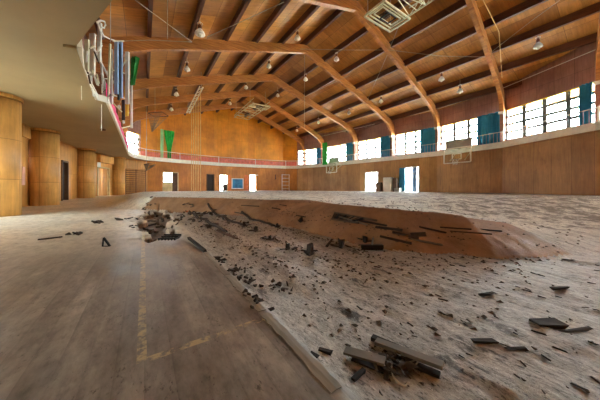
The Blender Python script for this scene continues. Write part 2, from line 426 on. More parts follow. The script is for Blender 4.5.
# worn court marking
def band(v, c, w): return math_(nt, 'LESS_THAN', math_(nt, 'ABSOLUTE', math_(nt, 'SUBTRACT', v, c)), w)
def gt(v, c): return math_(nt, 'GREATER_THAN', v, c)
def lt(v, c): return math_(nt, 'LESS_THAN', v, c)
mul = lambda a, b: math_(nt, 'MULTIPLY', a, b)
l1 = mul(mul(band(Y, 1.41, .024), gt(X, -.02)), lt(X, .66))
l2 = mul(mul(band(X, -.01, .022), gt(Y, 1.4)), lt(Y, 6))
wear = ramp(nt, noise(nt, P, 16, 5, .7), [(.44, G(0)), (.56, G(.75))])
col = mixc(nt, mul(math_(nt, 'MAXIMUM', l1, l2), wear), col, rgb(220, 200, 150))
nt.links.new(col, bs.inputs['Base Color'])
rg = ramp(nt, med, [(.35, G(.3)), (.65, G(.55))])
nt.links.new(mixc(nt, um, rg, G(.8)), bs.inputs['Roughness']); bs.inputs['Specular IOR Level'].default_value = .5
bmp = N(nt, 'ShaderNodeBump'); nt.links.new(math_(nt, 'ADD', math_(nt, 'MULTIPLY', mrx.outputs[0], .5), .1), bmp.inputs['Strength']); bmp.inputs['Distance'].default_value = .015
hsum = math_(nt, 'ADD', rot2, math_(nt, 'MULTIPLY', seam, .25)); nt.links.new(hsum, bmp.inputs['Height']); nt.links.new(bmp.outputs[0], bs.inputs['Normal'])
me.materials.append(m)
fo = bpy.data.objects.new('floor', me); C.objects.link(fo); tag(fo, kind='structure')
# ------------------------------------------------------------------ walls
def off(p, q, d):                        # outward offset normal (right-hand side of p->q turned by sign)
    ex, ey = q[0] - p[0], q[1] - p[1]; L = math.hypot(ex, ey); return (-ey / L * d, ex / L * d)
def wall_mb(path, z0, z1, out, openings=(), mb=None, ztop=None):
    """vertical boxes along a path; openings: (seg index, t0, t1, zlo, zhi)"""
    mb = mb or MB(); s0 = 0.0
    for i in range(len(path) - 1):
        p, q = path[i], path[i + 1]; L = math.hypot(q[0] - p[0], q[1] - p[1]); n = off(p, q, out)
        def piece(t0, t1, a, b0, b1):
            if t1 - t0 < 1e-4: return
            P0 = (p[0] + (q[0] - p[0]) * t0, p[1] + (q[1] - p[1]) * t0); P1 = (p[0] + (q[0] - p[0]) * t1, p[1] + (q[1] - p[1]) * t1)
            lo = [(P0[0], P0[1], a), (P1[0], P1[1], a), (P1[0] + n[0], P1[1] + n[1], a), (P0[0] + n[0], P0[1] + n[1], a)]
            hi = [(x, y, b) for (x, y, _), b in zip(lo, (b0, b1, b1, b0))]
            k = len(mb.f); mb.hexa(lo, hi)
            u0, u1 = s0 + L * t0, s0 + L * t1
            for fi in range(k, len(mb.f)):
                uv = []
                for vi in mb.f[fi]:
                    v = mb.v[vi]; tt = ((v.x - P0[0]) * (q[0] - p[0]) + (v.y - P0[1]) * (q[1] - p[1])) / L
                    uv.append((u0 + tt, v.z))
                mb.uv[fi] = uv
        def top(t):
            if ztop is None: return z1
            return ztop(p[0] + (q[0] - p[0]) * t + (n[0] if 0 else 0))
        ops = sorted([o for o in openings if o[0] == i], key=lambda o: o[1]); t = 0.0
        cuts = [t for t in ([(XR - p[0]) / (q[0] - p[0])] if ztop and abs(q[0] - p[0]) > .01 else []) if 0 < t < 1]
        def solid(a, b):
            for c in cuts:
                if a < c < b: piece(a, c, z0, top(a), top(c)); piece(c, b, z0, top(c), top(b)); return
            piece(a, b, z0, top(a), top(b))
        for _, t0, t1, zl, zh in ops:
            solid(t, t0)
            if zl > z0: piece(t0, t1, z0, zl, zl)
            if ztop: piece(t0, t1, zh, top(t0), top(t1))
            elif zh < z1: piece(t0, t1, zh, z1, z1)
            t = t1
        solid(t, 1.0)
        s0 += L
    return mb
def st(o): return tag(o, kind='structure')
def op_px(path, i, ua, ub, zl, zh):
    a, b = seg_t(ua, path[i], path[i + 1]), seg_t(ub, path[i], path[i + 1])
    a, b = min(a, b), max(a, b); return (i, a, b, zl, zh)
def lerp2(p, q, t): return (p[0] + (q[0] - p[0]) * t, p[1] + (q[1] - p[1]) * t)
DZ = .45
opR = [op_px(ER, 5, 365.5, 378, DZ, ZE(.62)), op_px(ER, 4, 405, 419, DZ, ZE(.71))]
st(wall_mb(ER, -.4, ZS, -.25, opR).build('wall_right', M['right_low']))
opF = [op_px(LOWF, 4, 163, 178, DZ, ZE(.62)), op_px(LOWF, 3, 207, 214, DZ, ZE(.6)), op_px(LOWF, 2, 219.6, 227.5, DZ, ZE(.6)), op_px(LOWF, 2, 249.5, 262, DZ, ZE(.64))]
st(wall_mb(LOWF, -.4, ZS, -.25 if False else .25 * -1, opF).build('wall_far', M['far_low']))
opL = [(5, .05, .66, .15, 3.2), (6, .02, .04, .15, .2), op_px(LOWL, 3, 61.5, 67.5, -.3, ZE(.6)), op_px(LOWL, 2, 97.5, 109, -.3, ZE(.62))]  # first opening is for the unseen window added to let in daylight
st(wall_mb(LOWL, -.4, ZS, -.25, opL).build('wall_left', M['left_low']))
st(wall_mb([(5.9 * S, -3 * S), (-1.5 * S, -3 * S)], -.4, ZR, .25, ztop=roof_z).build('wall_back', M['far_low']))
# upper walls: windows on every bay of the two long sides
def bays(path, out, pier=.12):
    ops = []
    for i in range(len(path) - 1):
        L = math.hypot(path[i + 1][0] - path[i][0], path[i + 1][1] - path[i][1]); ops.append((i, pier / L, 1 - pier / L, ZW0, ZW1))
    return ops
def dado(path, z0, z1): return wall_mb(path, z0, z1, .02)
opU = bays(UR, -.25)
st(wall_mb(UR, ZS + .05, ZE(2.9), -.25, opU, ztop=lambda x: roof_z(x) + .02).build('wall_upper_right', M['right_up']))
st(wall_mb(UF[:6], ZS + .05, ZR, -.25, ztop=lambda x: roof_z(x) + .02).build('wall_upper_far', M['far_ply']))
UL2 = [UF[5], UF[6]] + UL
opUL = bays(UL2[:3], -.25)
st(wall_mb(UL2, ZS + .05, ZE(2.9), -.25, opUL, ztop=lambda x: roof_z(x) + .02).build('wall_upper_left', M['right_up']))
st(wall_mb([tuple(p) for p in UR], ZT, ZW0 - .02, .015).build('trim_1', M['mauve_dado']))
st(wall_mb(UF[:6], ZT, ZT + .75, .015).build('trim_2', M['pink_dado']))
# gallery slab
def slab(E, U, z0, z1, mb=None):
    mb = mb or MB()
    for i in range(len(E) - 1):
        a, b, c, d = E[i], E[i + 1], U[i + 1], U[i]
        mb.hexa([(*a, z0), (*b, z0), (*c, z0), (*d, z0)], [(*a, z1), (*b, z1), (*c, z1), (*d, z1)])
    return mb
g = thing('gallery', (0, 0, 0), None, None, kind='structure')
ga = slab(ER, UR, ZS, ZT); slab(EF[:-2], UF[:-2], ZS, ZT, ga)
slab([EF[5], EF[6], EF[7]], [(-.1 * S, 10.45 * S), (-1.4 * S, 10.3 * S), (-1.6 * S, 8.76 * S)], ZS, ZT, ga)
ga.build('deck', M['soffit'], g)
slab(EL, [(-1.72 * S, p[1]) for p in EL], ZS, ZS + .13).build('deck', M['soffit'], g)
def strip(path, z0, z1, w, up=0): return wall_mb(path, z0, z1, w)
fas = wall_mb(ER, ZS - .03, ZT + .06, .07); wall_mb(EF, ZS - .03, ZT + .06, .07, mb=fas)
fas.build('fascia', M['fascia'], g)
wall_mb(EL[:6], ZS - .03, ZS + .15, .07).build('fascia', M['fascia'], g)
# lowered soffit strip beside the bay
p0, p1, p2, p3 = (at_z(u, v, ZS) for u, v in ((63, 44), (76, 46), (95.5, 100), (82, 96)))
st(MB().hexa([p + Vector((0, 0, -.05)) for p in (p0, p1, p2, p3)], [p + Vector((0, 0, .01)) for p in (p0, p1, p2, p3)]).build('trim_3', M['soffit']))
# ------------------------------------------------------------------ ceiling
cm = MB()
y0, y1 = -3.1 * S, 11.3 * S
for sgn in (-1, 1):
    for k in range(8):
        xa, xb = XR + sgn * k * .67 * S, XR + sgn * (k + 1) * .67 * S
        for j in range(12):
            ya, yb = y0 + (y1 - y0) * j / 12, y0 + (y1 - y0) * (j + 1) / 12
            za, zb = roof_z(xa), roof_z(xb)
            lo = [(xa, ya, za), (xb, ya, zb), (xb, yb, zb), (xa, yb, za)]
            if sgn < 0: lo = [lo[1], lo[0], lo[3], lo[2]]
            cm.quad([lo[3], lo[2], lo[1], lo[0]], [(p[1], abs(p[0] - XR)) for p in (lo[3], lo[2], lo[1], lo[0])])
            cm.quad([(a, b, c + .12) for a, b, c in lo])
st(cm.build('ceiling', M['ceil_l']))
# purlins
k = 0
order = ['ridge', 'first', 'second', 'third', 'fourth', 'fifth', 'sixth']
for sgn, side in ((-1, 'left'), (1, 'right')):
    for n in range(0 if sgn > 0 else 1, 7):
        x = XR + sgn * n * .67 * S; z = roof_z(x) - .01
        if n: x += 0
        mb = MB().box((x, (y0 + y1) / 2, z - .2), (.16, y1 - y0 - .3, .40))
        lab = 'brown ridge timber running down the middle of the ceiling' if n == 0 else f'brown roof purlin on the {side} slope, {order[n]} down from the ridge'
        solo(mb, 'roof_purlin', M['purlin'], (x, y0, z), lab, 'purlin', 'purlins under the ceiling')
# arched roof beams
BE = [(0, (6.9, .52), 0.05, 0.0), (1, (7.6, 2.06), 1.55, 1.4), (2, (7.84, 3.72), 3.2, 3.1), (3, (7.68, 5.22), 4.92, 4.92), (4, (7.5, 6.86), 6.78, 6.79), (5, (7.25, 8.72), 8.25, 8.25), (6, (7.0, 9.9), 9.75, 9.75)]
blab = {-1: 'arched timber roof beam behind the camera position', 0: 'arched timber roof beam whose end bracket shows at the right picture edge', 1: 'large timber roof beam dropping to the wall beside the biggest window',
        2: 'arched timber roof beam reaching the wall behind the right hand basketball board', 3: 'arched timber roof beam reaching the wall above the door with the blue curtain',
        4: 'arched timber roof beam reaching the wall near the left door of the right wall', 5: 'arched timber roof beam with the green cloth hanging at its foot', 6: 'arched timber roof beam farthest away, close to the gable'}
for k, (fx, fy), ry, ly in BE:
    t = thing('roof_beam', (XR, ry * S, 0), blab[k], 'beam', 'arched beams across the hall')
    for side in (1, -1):
        end = fx if side > 0 else -.72; yf = fy if side > 0 else ly
        q = (abs(end - 3.43)) / 4.1
        ins = [(0, 3.46), (1.0, 3.16), (2.0, 2.855), (2.8, 2.61), (3.3, 2.44), (3.6, 2.30), (3.80, 2.1), (3.88, 1.85)]
        ous = [(0, 3.67), (1.0, 3.37), (2.0, 3.065), (2.9, 2.79), (3.5, 2.60), (3.85, 2.46), (4.03, 2.3), (4.08, 1.85)]
        w = .11
        def PT(a): X_ = 3.43 + side * a[0] * q; yy = ry + (yf - ry) * min(1, a[0] / 4.1); return (X_ * S, yy * S, ZE(a[1]))
        mb = MB()
        for a, b, c, d in zip(ins, ins[1:], ous, ous[1:]):
            A, B, Cc, D = PT(a), PT(b), PT(c), PT(d)
            lo = [(A[0], A[1] - w, A[2]), (B[0], B[1] - w, B[2]), (D[0], D[1] - w, D[2]), (Cc[0], Cc[1] - w, Cc[2])]
            mb.hexa(lo, [(x, y + 2 * w, z) for x, y, z in lo])
        mb.build('rafter', M['beam'], t)
        A, B = PT(ins[-1]), PT(ous[-1])
        lo = [(A[0], A[1] - w, ZT), (B[0], B[1] - w, ZT), (B[0], B[1] + w, ZT), (A[0], A[1] + w, ZT)]
        MB().hexa(lo, [(x, y, A[2] - .005) for x, y, _ in lo]).build('post', M['post'] if k < 3 else M['post_wood'], t)
        bx = A[0] - side * .06
        MB().box((bx, A[1], A[2] + .05), (.14, .3, .16)).build('bracket', M['white_metal'], t)
    pts = [(XR - 1.3 * S, ry * S, ZE(3.3)), (XR, ry * S, ZE(3.52)), (XR + 1.3 * S, ry * S, ZE(3.3))]
# ------------------------------------------------------------------ gallery windows
def window(idx, p, q, pier, out, cols=4, rows=4, glass='glass', z0=ZW0, z1=ZW1):
    L = math.hypot(q[0] - p[0], q[1] - p[1]); a, b = lerp2(p, q, pier / L), lerp2(p, q, 1 - pier / L)
    n = off(p, q, out * .5); a = (a[0] + n[0], a[1] + n[1]); b = (b[0] + n[0], b[1] + n[1])
    w = thing(f'window_{idx}', (*a, z0), None, None, kind='structure')
    f = MB()
    for t in (0, 1): c = lerp2(a, b, t); f.bar((*c, z0), (*c, z1), .09, .09)
    f.bar((*a, z0), (*b, z0), .09, .09)
    f.build('window_frame', M['muntin'], w)
    MB().bar((*a, z1 - .02), (*b, z1 - .02), .16, .1).build('window_head', M['yellow_trim'], w)
    mm = MB()
    for c in range(1, cols): c_ = lerp2(a, b, c / cols); mm.bar((*c_, z0), (*c_, z1), .19, .06)
    for r in range(1, rows): z = z0 + (z1 - z0) * r / rows; mm.bar((*a, z), (*b, z), .06, .15)
    mm.build('muntins', M['muntin'], w)
    d = off(a, b, .01)
    MB().hexa([(*a, z0), (*b, z0), (b[0] + d[0], b[1] + d[1], z0), (a[0] + d[0], a[1] + d[1], z0)], [(*a, z1), (*b, z1), (b[0] + d[0], b[1] + d[1], z1), (a[0] + d[0], a[1] + d[1], z1)]).build('pane', M[glass], w)
    portal_at(a, b, z0, z1, out)
def portal_at(a, b, z0, z1, out):
    n = off(a, b, out * 1.2)
    ld = bpy.data.lights.new('daylight_portal', 'AREA'); ld.shape = 'RECTANGLE'
    L = math.hypot(b[0] - a[0], b[1] - a[1]); ld.size = L; ld.size_y = z1 - z0
    ld.cycles.is_portal = True
    lo = bpy.data.objects.new('daylight_portal', ld); C.objects.link(lo)
    lo.location = ((a[0] + b[0]) / 2 + n[0], (a[1] + b[1]) / 2 + n[1], (z0 + z1) / 2)
    inward = Vector((-n[0], -n[1], 0)).normalized()
    lo.rotation_euler = inward.to_track_quat('-Z', 'Y').to_euler()
wi = 1
for i in range(len(UR) - 1): window(wi, UR[i], UR[i + 1], .12, -.25); wi += 1
for i in range(2): window(wi, UL2[i], UL2[i + 1], .12, -.25); wi += 1
# curtains drawn to the near side of each bay
def curtain(a, b, z0, z1, mat, label, cat='curtain', group=None, folds=7, amp=.05, name='curtain', taper=None):
    L = math.hypot(b[0] - a[0], b[1] - a[1]); n = off(a, b, 1.0); grid = []
    rows = 10
    for i in range(folds * 6 + 1):
        t = i / (folds * 6); c = lerp2(a, b, t); colm = []
        for j in range(rows + 1):
            s_ = j / rows; am = amp * (.6 + .5 * s_)
            o = am * math.sin(t * folds * 2 * math.pi + .6 * math.sin(s_ * 3))
            cc = c
            if taper:
                m_ = lerp2(a, b, .5); k_ = taper(s_); cc = (m_[0] + (c[0] - m_[0]) * k_, m_[1] + (c[1] - m_[1]) * k_)
            colm.append((cc[0] + n[0] * o, cc[1] + n[1] * o, z1 + (z0 - z1) * s_ + .02 * math.sin(t * 19)))
        grid.append(colm)
    return solo(MB().sheet(grid, .012), name, mat, (*a, z0), label, cat, group, smooth=True)
cur = {2: (581, 598, 'at the right picture edge beside the largest window'), 3: (478, 501, 'beside the timber post right of the basketball board'), 4: (421, 436.5, 'above the door with the blue curtain'),
       5: (381, 392.5, 'between the second and third far windows'), 6: (346.5, 356, 'right of the far basketball board'), 7: (317, 322.5, 'darkest and farthest, next to the green cloth')}
for i, (ua, ub, lab) in cur.items():
    p, q = UR[i], UR[i + 1]; n = off(p, q, .12)
    ta, tb = seg_t(ua, p, q), seg_t(ub, p, q)
    a, b = lerp2(p, q, max(.03, tb)), lerp2(p, q, ta)
    if i == 2: a = lerp2(p, q, .03)
    curtain((a[0] + n[0], a[1] + n[1]), (b[0] + n[0], b[1] + n[1]), ZT + .12, ZW1 - .02, M['blue_curtain'], 'teal blue gallery curtain ' + lab, group='blue curtains on the right gallery')
for o_ in opL[:1]:  # unseen glazed section, added to light the columns and left floor
    window(wi, lerp2(LOWL[o_[0]], LOWL[o_[0] + 1], o_[1]), lerp2(LOWL[o_[0]], LOWL[o_[0] + 1], o_[2]), 0, -.25, cols=4, rows=2, z0=.15, z1=3.2, glass='added_window_glass'); wi += 1
# ------------------------------------------------------------------ gallery railings, one panel per bay
def railing(path, label, mat_r, mat_b, h=.78, sp=.22, inset=.1, group='gallery railings', name='railing', ZT=ZT):
    a0 = path[0]; t = thing(name, (*a0, ZT), label, 'railing', group)
    tr_ = MB(); br_ = MB(); allb = []
    for p, q in zip(path, path[1:]):
        n = off(p, q, -inset); a = (p[0] + n[0], p[1] + n[1]); b = (q[0] + n[0], q[1] + n[1])
        tr_.tube([(*a, ZT + h), (*b, ZT + h)], .028, 6); br_.tube([(*a, ZT + .09), (*b, ZT + .09)], .016, 5)
        L = math.hypot(b[0] - a[0], b[1] - a[1]); k_ = max(1, int(L / sp))
        for j in range(k_): c = lerp2(a, b, (j + .5) / k_); allb.append(c)
        t_ = MB().box((*a, ZT + .06 + (h + .0) / 2), (.06, .06, h)).build('post', mat_r, t)
    tr_.build('top_rail', mat_r, t, smooth=True); br_.build('bottom_rail', mat_b, t)
    for c in allb: MB().box((*c, ZT + .06 + h / 2), (.022, .022, h - .04)).build('baluster', mat_b, t)
    return t
rl = ['behind the camera end of the right gallery', 'at the near end of the right gallery', 'in front of the largest window', 'above the gray box of the right basketball board', 'above the door with the blue curtain', 'above the left door of the right wall', 'behind the far right basketball board', 'in front of the farthest right windows']
for i in range(2, 8): railing([ER[i], ER[i + 1]], 'pale mauve gallery railing panel ' + rl[i], M['white_metal'], M['rail_mauve'])
fl = ['at the right corner of the far gallery', 'above the ladder shelf on the far wall', 'above the poster on the far wall', 'above the far left door', 'below the green drapes at the far left', 'at the far left corner', 'in front of the bright left corner window']
for i in range(7): railing([EF[i], EF[i + 1]], 'salmon pink gallery railing panel ' + fl[i], M['white_metal'], M['rail_pink'], sp=.2)
ELm = [EL[0], EL[1], EL[2]]
lm = lerp2(EL[0], EL[1], .5)
railing([EL[0], lm], 'far half of the left gallery railing, behind the magenta sheet', M['white_metal'], M['white_metal'], sp=.3, inset=.1, ZT=ZS + .1)
railing([lm, EL[1], EL[2]], 'near half of the left gallery railing beside the leaning boards', M['white_metal'], M['white_metal'], sp=.3, inset=.1, ZT=ZS + .1)
railing(EL[3:8], 'white railing around the projecting bay of the left gallery', M['white_metal'], M['cream_metal'], h=.85, sp=.25, inset=.1, ZT=ZS + .1)
# magenta sheet tied outside the left railing
gsh = []
for i in range(40):
    t = i / 39; y = (3.55 + (8.6 - 3.55) * t) * S; gsh.append([(-.365 * S - .02 + .02 * math.sin(i * 1.7) - .03 * S * t * .4, y, ZS + .17 + .5 * (1 - j / 5) + .02 * math.sin(i * .9)) for j in range(6)])
solo(MB().sheet(gsh, .012), 'banner', M['pink'], gsh[0][0], 'long magenta sheet tied along the left gallery railing', 'banner', smooth=True)
# ------------------------------------------------------------------ round columns
cl = ['nearest round column clad in orange veneer at the left picture edge', 'second round veneer column from the left, widest whole column', 'third round veneer column beside the dark doorway', 'farthest and thinnest round veneer column beside the wall bars']
for (x, y), lab in zip([(-1.33, 3.9), (-1.436, 5.84), (-1.247, 8.1), (-.70, 9.68)], cl):
    x *= S; y *= S; z = min(fz(x + .6, y - .5), fz(x, y)) - .1
    t = thing('round_column', (x, y, z), lab, 'column', 'round columns under the left gallery')
    MB().lathe((x, y, z), [(.52, 0), (.52, ZS - .12 - z)], 36).build('shaft', M['column'], t, smooth=True)
    MB().lathe((x, y, ZS - .12), [(.545, 0), (.56, .03), (.56, .10), (.55, .118)], 36).build('capital', M['column'], t, smooth=True)
# ------------------------------------------------------------------ doors
def door_frame(idx, path, o, mat, depth=.3, proud=.04):
    i, t0, t1, zl, zh = o; a, b = lerp2(path[i], path[i + 1], t0), lerp2(path[i], path[i + 1], t1)
    d = thing(f'door_{idx}', (*a, zl), None, None, kind='structure')
    n = off(a, b, -.1); a2 = (a[0] + n[0], a[1] + n[1]); b2 = (b[0] + n[0], b[1] + n[1])
    mb = MB()
    for c in (a2, b2): mb.bar((*c, zl - .1), (*c, zh), .1, depth, up=(n[0], n[1], 0))
    mb.bar((*a2, zh - .03), (*b2, zh - .03), depth, .1)
    mb.build('door_frame', mat, d)
    return d, a2, b2
def leaf(d, a, b, t0, t1, z0, z1, mat, name='door_leaf', nofs=0.0, th=.045):
    n = off(a, b, nofs); p, q = lerp2(a, b, t0), lerp2(a, b, t1)
    p = (p[0] + n[0], p[1] + n[1]); q = (q[0] + n[0], q[1] + n[1])
    return wall_mb([p, q], z0, z1, th).build(name, mat, d)
d, a, b = door_frame(1, ER, opR[0], M['white_metal']); portal_at(a, b, DZ, opR[0][4], -.25)
n = off(a, b, -.5)
mb = MB(); mb.bar((*lerp2(a, b, .7), DZ + .1), (*lerp2(a, b, .7), opR[0][4]), .05, .5); mb.build('door_leaf', M['white_metal'], d)
d, a, b = door_frame(2, ER, opR[1], M['white_metal']); portal_at(a, b, DZ, opR[1][4], -.25)
pa, pb = lerp2(a, b, .15), lerp2(a, b, .5)
curtain(pa, pb, DZ + .1, opR[1][4] - .05, M['pale_blue'], 'pale blue curtain hanging inside the open right hand doorway', group=None, folds=3)
w0 = lerp2(ER[4], ER[5], opR[1][2] + .01); 
ct, cu = seg_t(405.5, ER[4], ER[5]), seg_t(400, ER[4], ER[5])
n = off(ER[4], ER[5], .12); pa, pb = lerp2(ER[4], ER[5], ct), lerp2(ER[4], ER[5], cu)
curtain((pa[0] + n[0], pa[1] + n[1]), (pb[0] + n[0], pb[1] + n[1]), DZ + .12, ZE(.69), M['blue_curtain'], 'narrow blue curtain bunched left of the right hand doorway', folds=3, amp=.06)
d, a, b = door_frame(3, LOWF, opF[0], M['door_tan']); portal_at(a, b, DZ, opF[0][4], -.25)
zt_ = opF[0][4]
leaf(d, a, b, 0.02, .38, DZ, zt_ - .08, M['dark_door'])
leaf(d, a, b, .38, .98, DZ, DZ + 1.1, M['door_tan'])
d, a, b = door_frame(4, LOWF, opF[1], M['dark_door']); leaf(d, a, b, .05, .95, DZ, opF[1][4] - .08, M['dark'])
d, a, b = door_frame(5, LOWF, opF[2], M['door_tan']); portal_at(a, b, DZ, opF[2][4], -.25)
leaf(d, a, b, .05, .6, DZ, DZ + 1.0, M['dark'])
d, a, b = door_frame(6, LOWF, opF[3], M['white_metal']); portal_at(a, b, DZ, opF[3][4], -.25)
MB().bar((*lerp2(a, b, .72), DZ), (*lerp2(a, b, .72), opF[3][4]), .06, .06).build('mullion', M['white_metal'], d)
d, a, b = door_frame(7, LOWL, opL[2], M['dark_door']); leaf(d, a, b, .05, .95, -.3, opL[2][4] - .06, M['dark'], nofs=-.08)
d, a, b = door_frame(8, LOWL, opL[3], M['door_tan']); leaf(d, a, b, .04, .49, -.3, opL[3][4] - .06, M['left_low'], nofs=-.06); leaf(d, a, b, .51, .96, -.3, opL[3][4] - .06, M['left_low'], nofs=-.06)
# ------------------------------------------------------------------ things on the walls
def on_wall(path, i, u, proud=.05):
    t = seg_t(u, path[i], path[i + 1]); p = lerp2(path[i], path[i + 1], t); n = off(path[i], path[i + 1], proud)
    return (p[0] + n[0], p[1] + n[1]), Vector((path[i + 1][0] - path[i][0], path[i + 1][1] - path[i][1], 0)).normalized()
def zpx(p, v): d = p[0] * SN + p[1] * CS; return EYE + d * (188 - v) / FPX
def wall_panel(path, i, ua, ub, va, vb, mat, name, label, cat, proud=.03, th=.03, group=None):
    a, _ = on_wall(path, i, ua, proud); b, _ = on_wall(path, i, ub, proud)
    if seg_t(ua, path[i], path[i + 1]) > seg_t(ub, path[i], path[i + 1]): a, b = b, a
    z0, z1 = zpx(a, vb), zpx(a, va)
    return a, b, z0, z1, solo(wall_mb([a, b], z0, z1, -th * .9), name, mat, (*a, z0), label, cat, group)
t = thing('poster', (0, 0, 0), 'framed blue picture on the far wall between orange panels', 'picture')
a, _ = on_wall(LOWF, 2, 243.5, .05); b, _ = on_wall(LOWF, 2, 231.5, .05)
i2 = 2
ta, tb = seg_t(243.5, LOWF[2], LOWF[3]), seg_t(231.5, LOWF[2], LOWF[3])
z0, z1 = zpx(a, 189.0), zpx(a, 178.5)
wall_mb([a, b], z0, z1, -.04).build('mount', M['paper'], t)
a3, b3 = lerp2(a, b, .08), lerp2(a, b, .92); n = off(a, b, .012)
wall_mb([(a3[0] + n[0], a3[1] + n[1]), (b3[0] + n[0], b3[1] + n[1])], z0 + .12, z1 - .1, -.01).build('print', M['poster_blue'], t)
wall_panel(LOWF, 2, 248.5, 244.5, 175, 191.5, M['door_orange'], 'wall_panel', 'orange painted board on the far wall right of the blue picture', 'panel')
wall_panel(LOWF, 2, 230.5, 227.5, 175, 191.5, M['door_orange'], 'wall_panel', 'orange painted board on the far wall left of the blue picture', 'panel')
wall_panel(LOWL, 4, 21.5, 24.3, 167, 185, M['paper_pink'], 'notice', 'pink paper notice on the wall behind the nearest column', 'notice')
wall_panel(LOWL, 2, 96.3, 99.5, 162.5, 167.5, M['paper'], 'sign_plate', 'small white sign plate beside the third round column', 'sign', proud=.08)
# lintel boxes over the left doors
wall_panel(LOWL, 4, 19, 29, 124, 140, M['left_low'], 'lintel_box', 'projecting veneer box over the opening between the two nearest columns', 'lintel', proud=.12, th=.25)
wall_panel(LOWL, 2, 97, 111, 157.5, 164.5, M['left_low'], 'lintel_box', 'projecting veneer box over the door beside the farthest column', 'lintel', proud=.25, th=.25)
# wall bars in the far left corner
a, _ = on_wall(LOWL, 1, 128, .12); a = (LOWL[1][0] - .2, LOWL[1][1] - .35); b = (.05 * S, 10.1 * S)
t = thing('wall_bars', (*a, .3), 'dark wooden gymnastic wall bars in the far left corner', 'wall bars')
za, zb = .25, ZE(.66)
for q in range(3): c = lerp2(a, b, q / 2); MB().bar((*c, za), (*c, zb), .06, .12, up=(0, 1, 0)).build('upright', M['dark_door'], t)
for q in range(12): z = za + .15 + (zb - za - .3) * q / 11; MB().tube([(*a, z), (*b, z)], .028, 6).build('rung', M['purlin'], t)
MB().bar((*a, zb), (*b, zb), .2, .06).build('top_board', M['left_low'], t)
# ladder shelf on the far wall
a, _ = on_wall(LOWF, 1, 288.5, .25); b, _ = on_wall(LOWF, 1, 281.5, .25)
t = thing('ladder_shelf', (*a, .54), 'cream ladder like shelf standing against the far wall near the right corner', 'shelf')
z1 = zpx(a, 174.5)
for c in (a, b): MB().bar((*c, .52), (*c, z1), .07, .07).build('upright', M['fascia'], t)
for q in range(5): z = .8 + (z1 - .85) * q / 4; MB().bar((*a, z), (*b, z), .3, .05).build('shelf_board', M['fascia'], t)
for u, lab in ((266.5, 'left'), (275.5, 'right')):
    c, _ = on_wall(LOWF, 1 if u > 270 else 2, u, .03); z = zpx(c, 177)
    mb = MB().tube([(c[0], c[1], z + .35), (c[0], c[1], z - .35)], .05, 6); mb.tube([(c[0], c[1], z - .2), (c[0] - .05, c[1] - .25, z - .2)], .04, 6)
    solo(mb, 'wall_hook', M['dark'], (*c, z - .35), f'{lab} dark bracket hook on the far wall beside the ladder shelf', 'hook')
# cabinet and boxes near the right doors
def cab(u, v0, v1, w, dpt, mat, label, cat, name, out=.3, door=False, seg=5):
    c, dr = on_wall(ER, seg, u, out); zf = fz(*c); z1 = zpx(c, v0); ang = math.atan2(dr.y, dr.x); R = Matrix.Rotation(ang, 3, 'Z')
    t = thing(name, (*c, zf), label, cat)
    MB().box((*c, (zf + z1) / 2), (w, dpt, z1 - zf), R).build('body', mat, t)
    if door:
        n = R @ Vector((0, 1, 0))
        nn = Vector((*c, 0)) + n * (dpt / 2 + .012) * (1 if n.x < 0 else -1)
        for s_ in (-.25, .25):
            cc = nn + R @ Vector((s_ * w, 0, 0)); dd = MB().box((cc.x, cc.y, (zf + z1) / 2), (w * .46, .02, (z1 - zf) * .9), R).build('door', mat, t)
    return t
cab(391, 177.5, 191, .85, .5, M['fascia'], 'cream cupboard standing between the two right wall doors', 'cupboard', 'cupboard', .5, True)
cab(381.3, 182.5, 191, .55, .4, M['dark_door'], 'dark low cabinet left of the cream cupboard', 'cabinet', 'low_cabinet', .45)
cab(397.6, 178, 191, .35, .4, M['dark_door'], 'narrow dark cabinet leaning beside the cream cupboard', 'cabinet', 'narrow_cabinet', .45, seg=4)
cab(400.6, 188, 191.5, .5, .4, M['grey_box'], 'low grey crate on the floor by the blue door curtain', 'crate', 'crate', .6, seg=4)
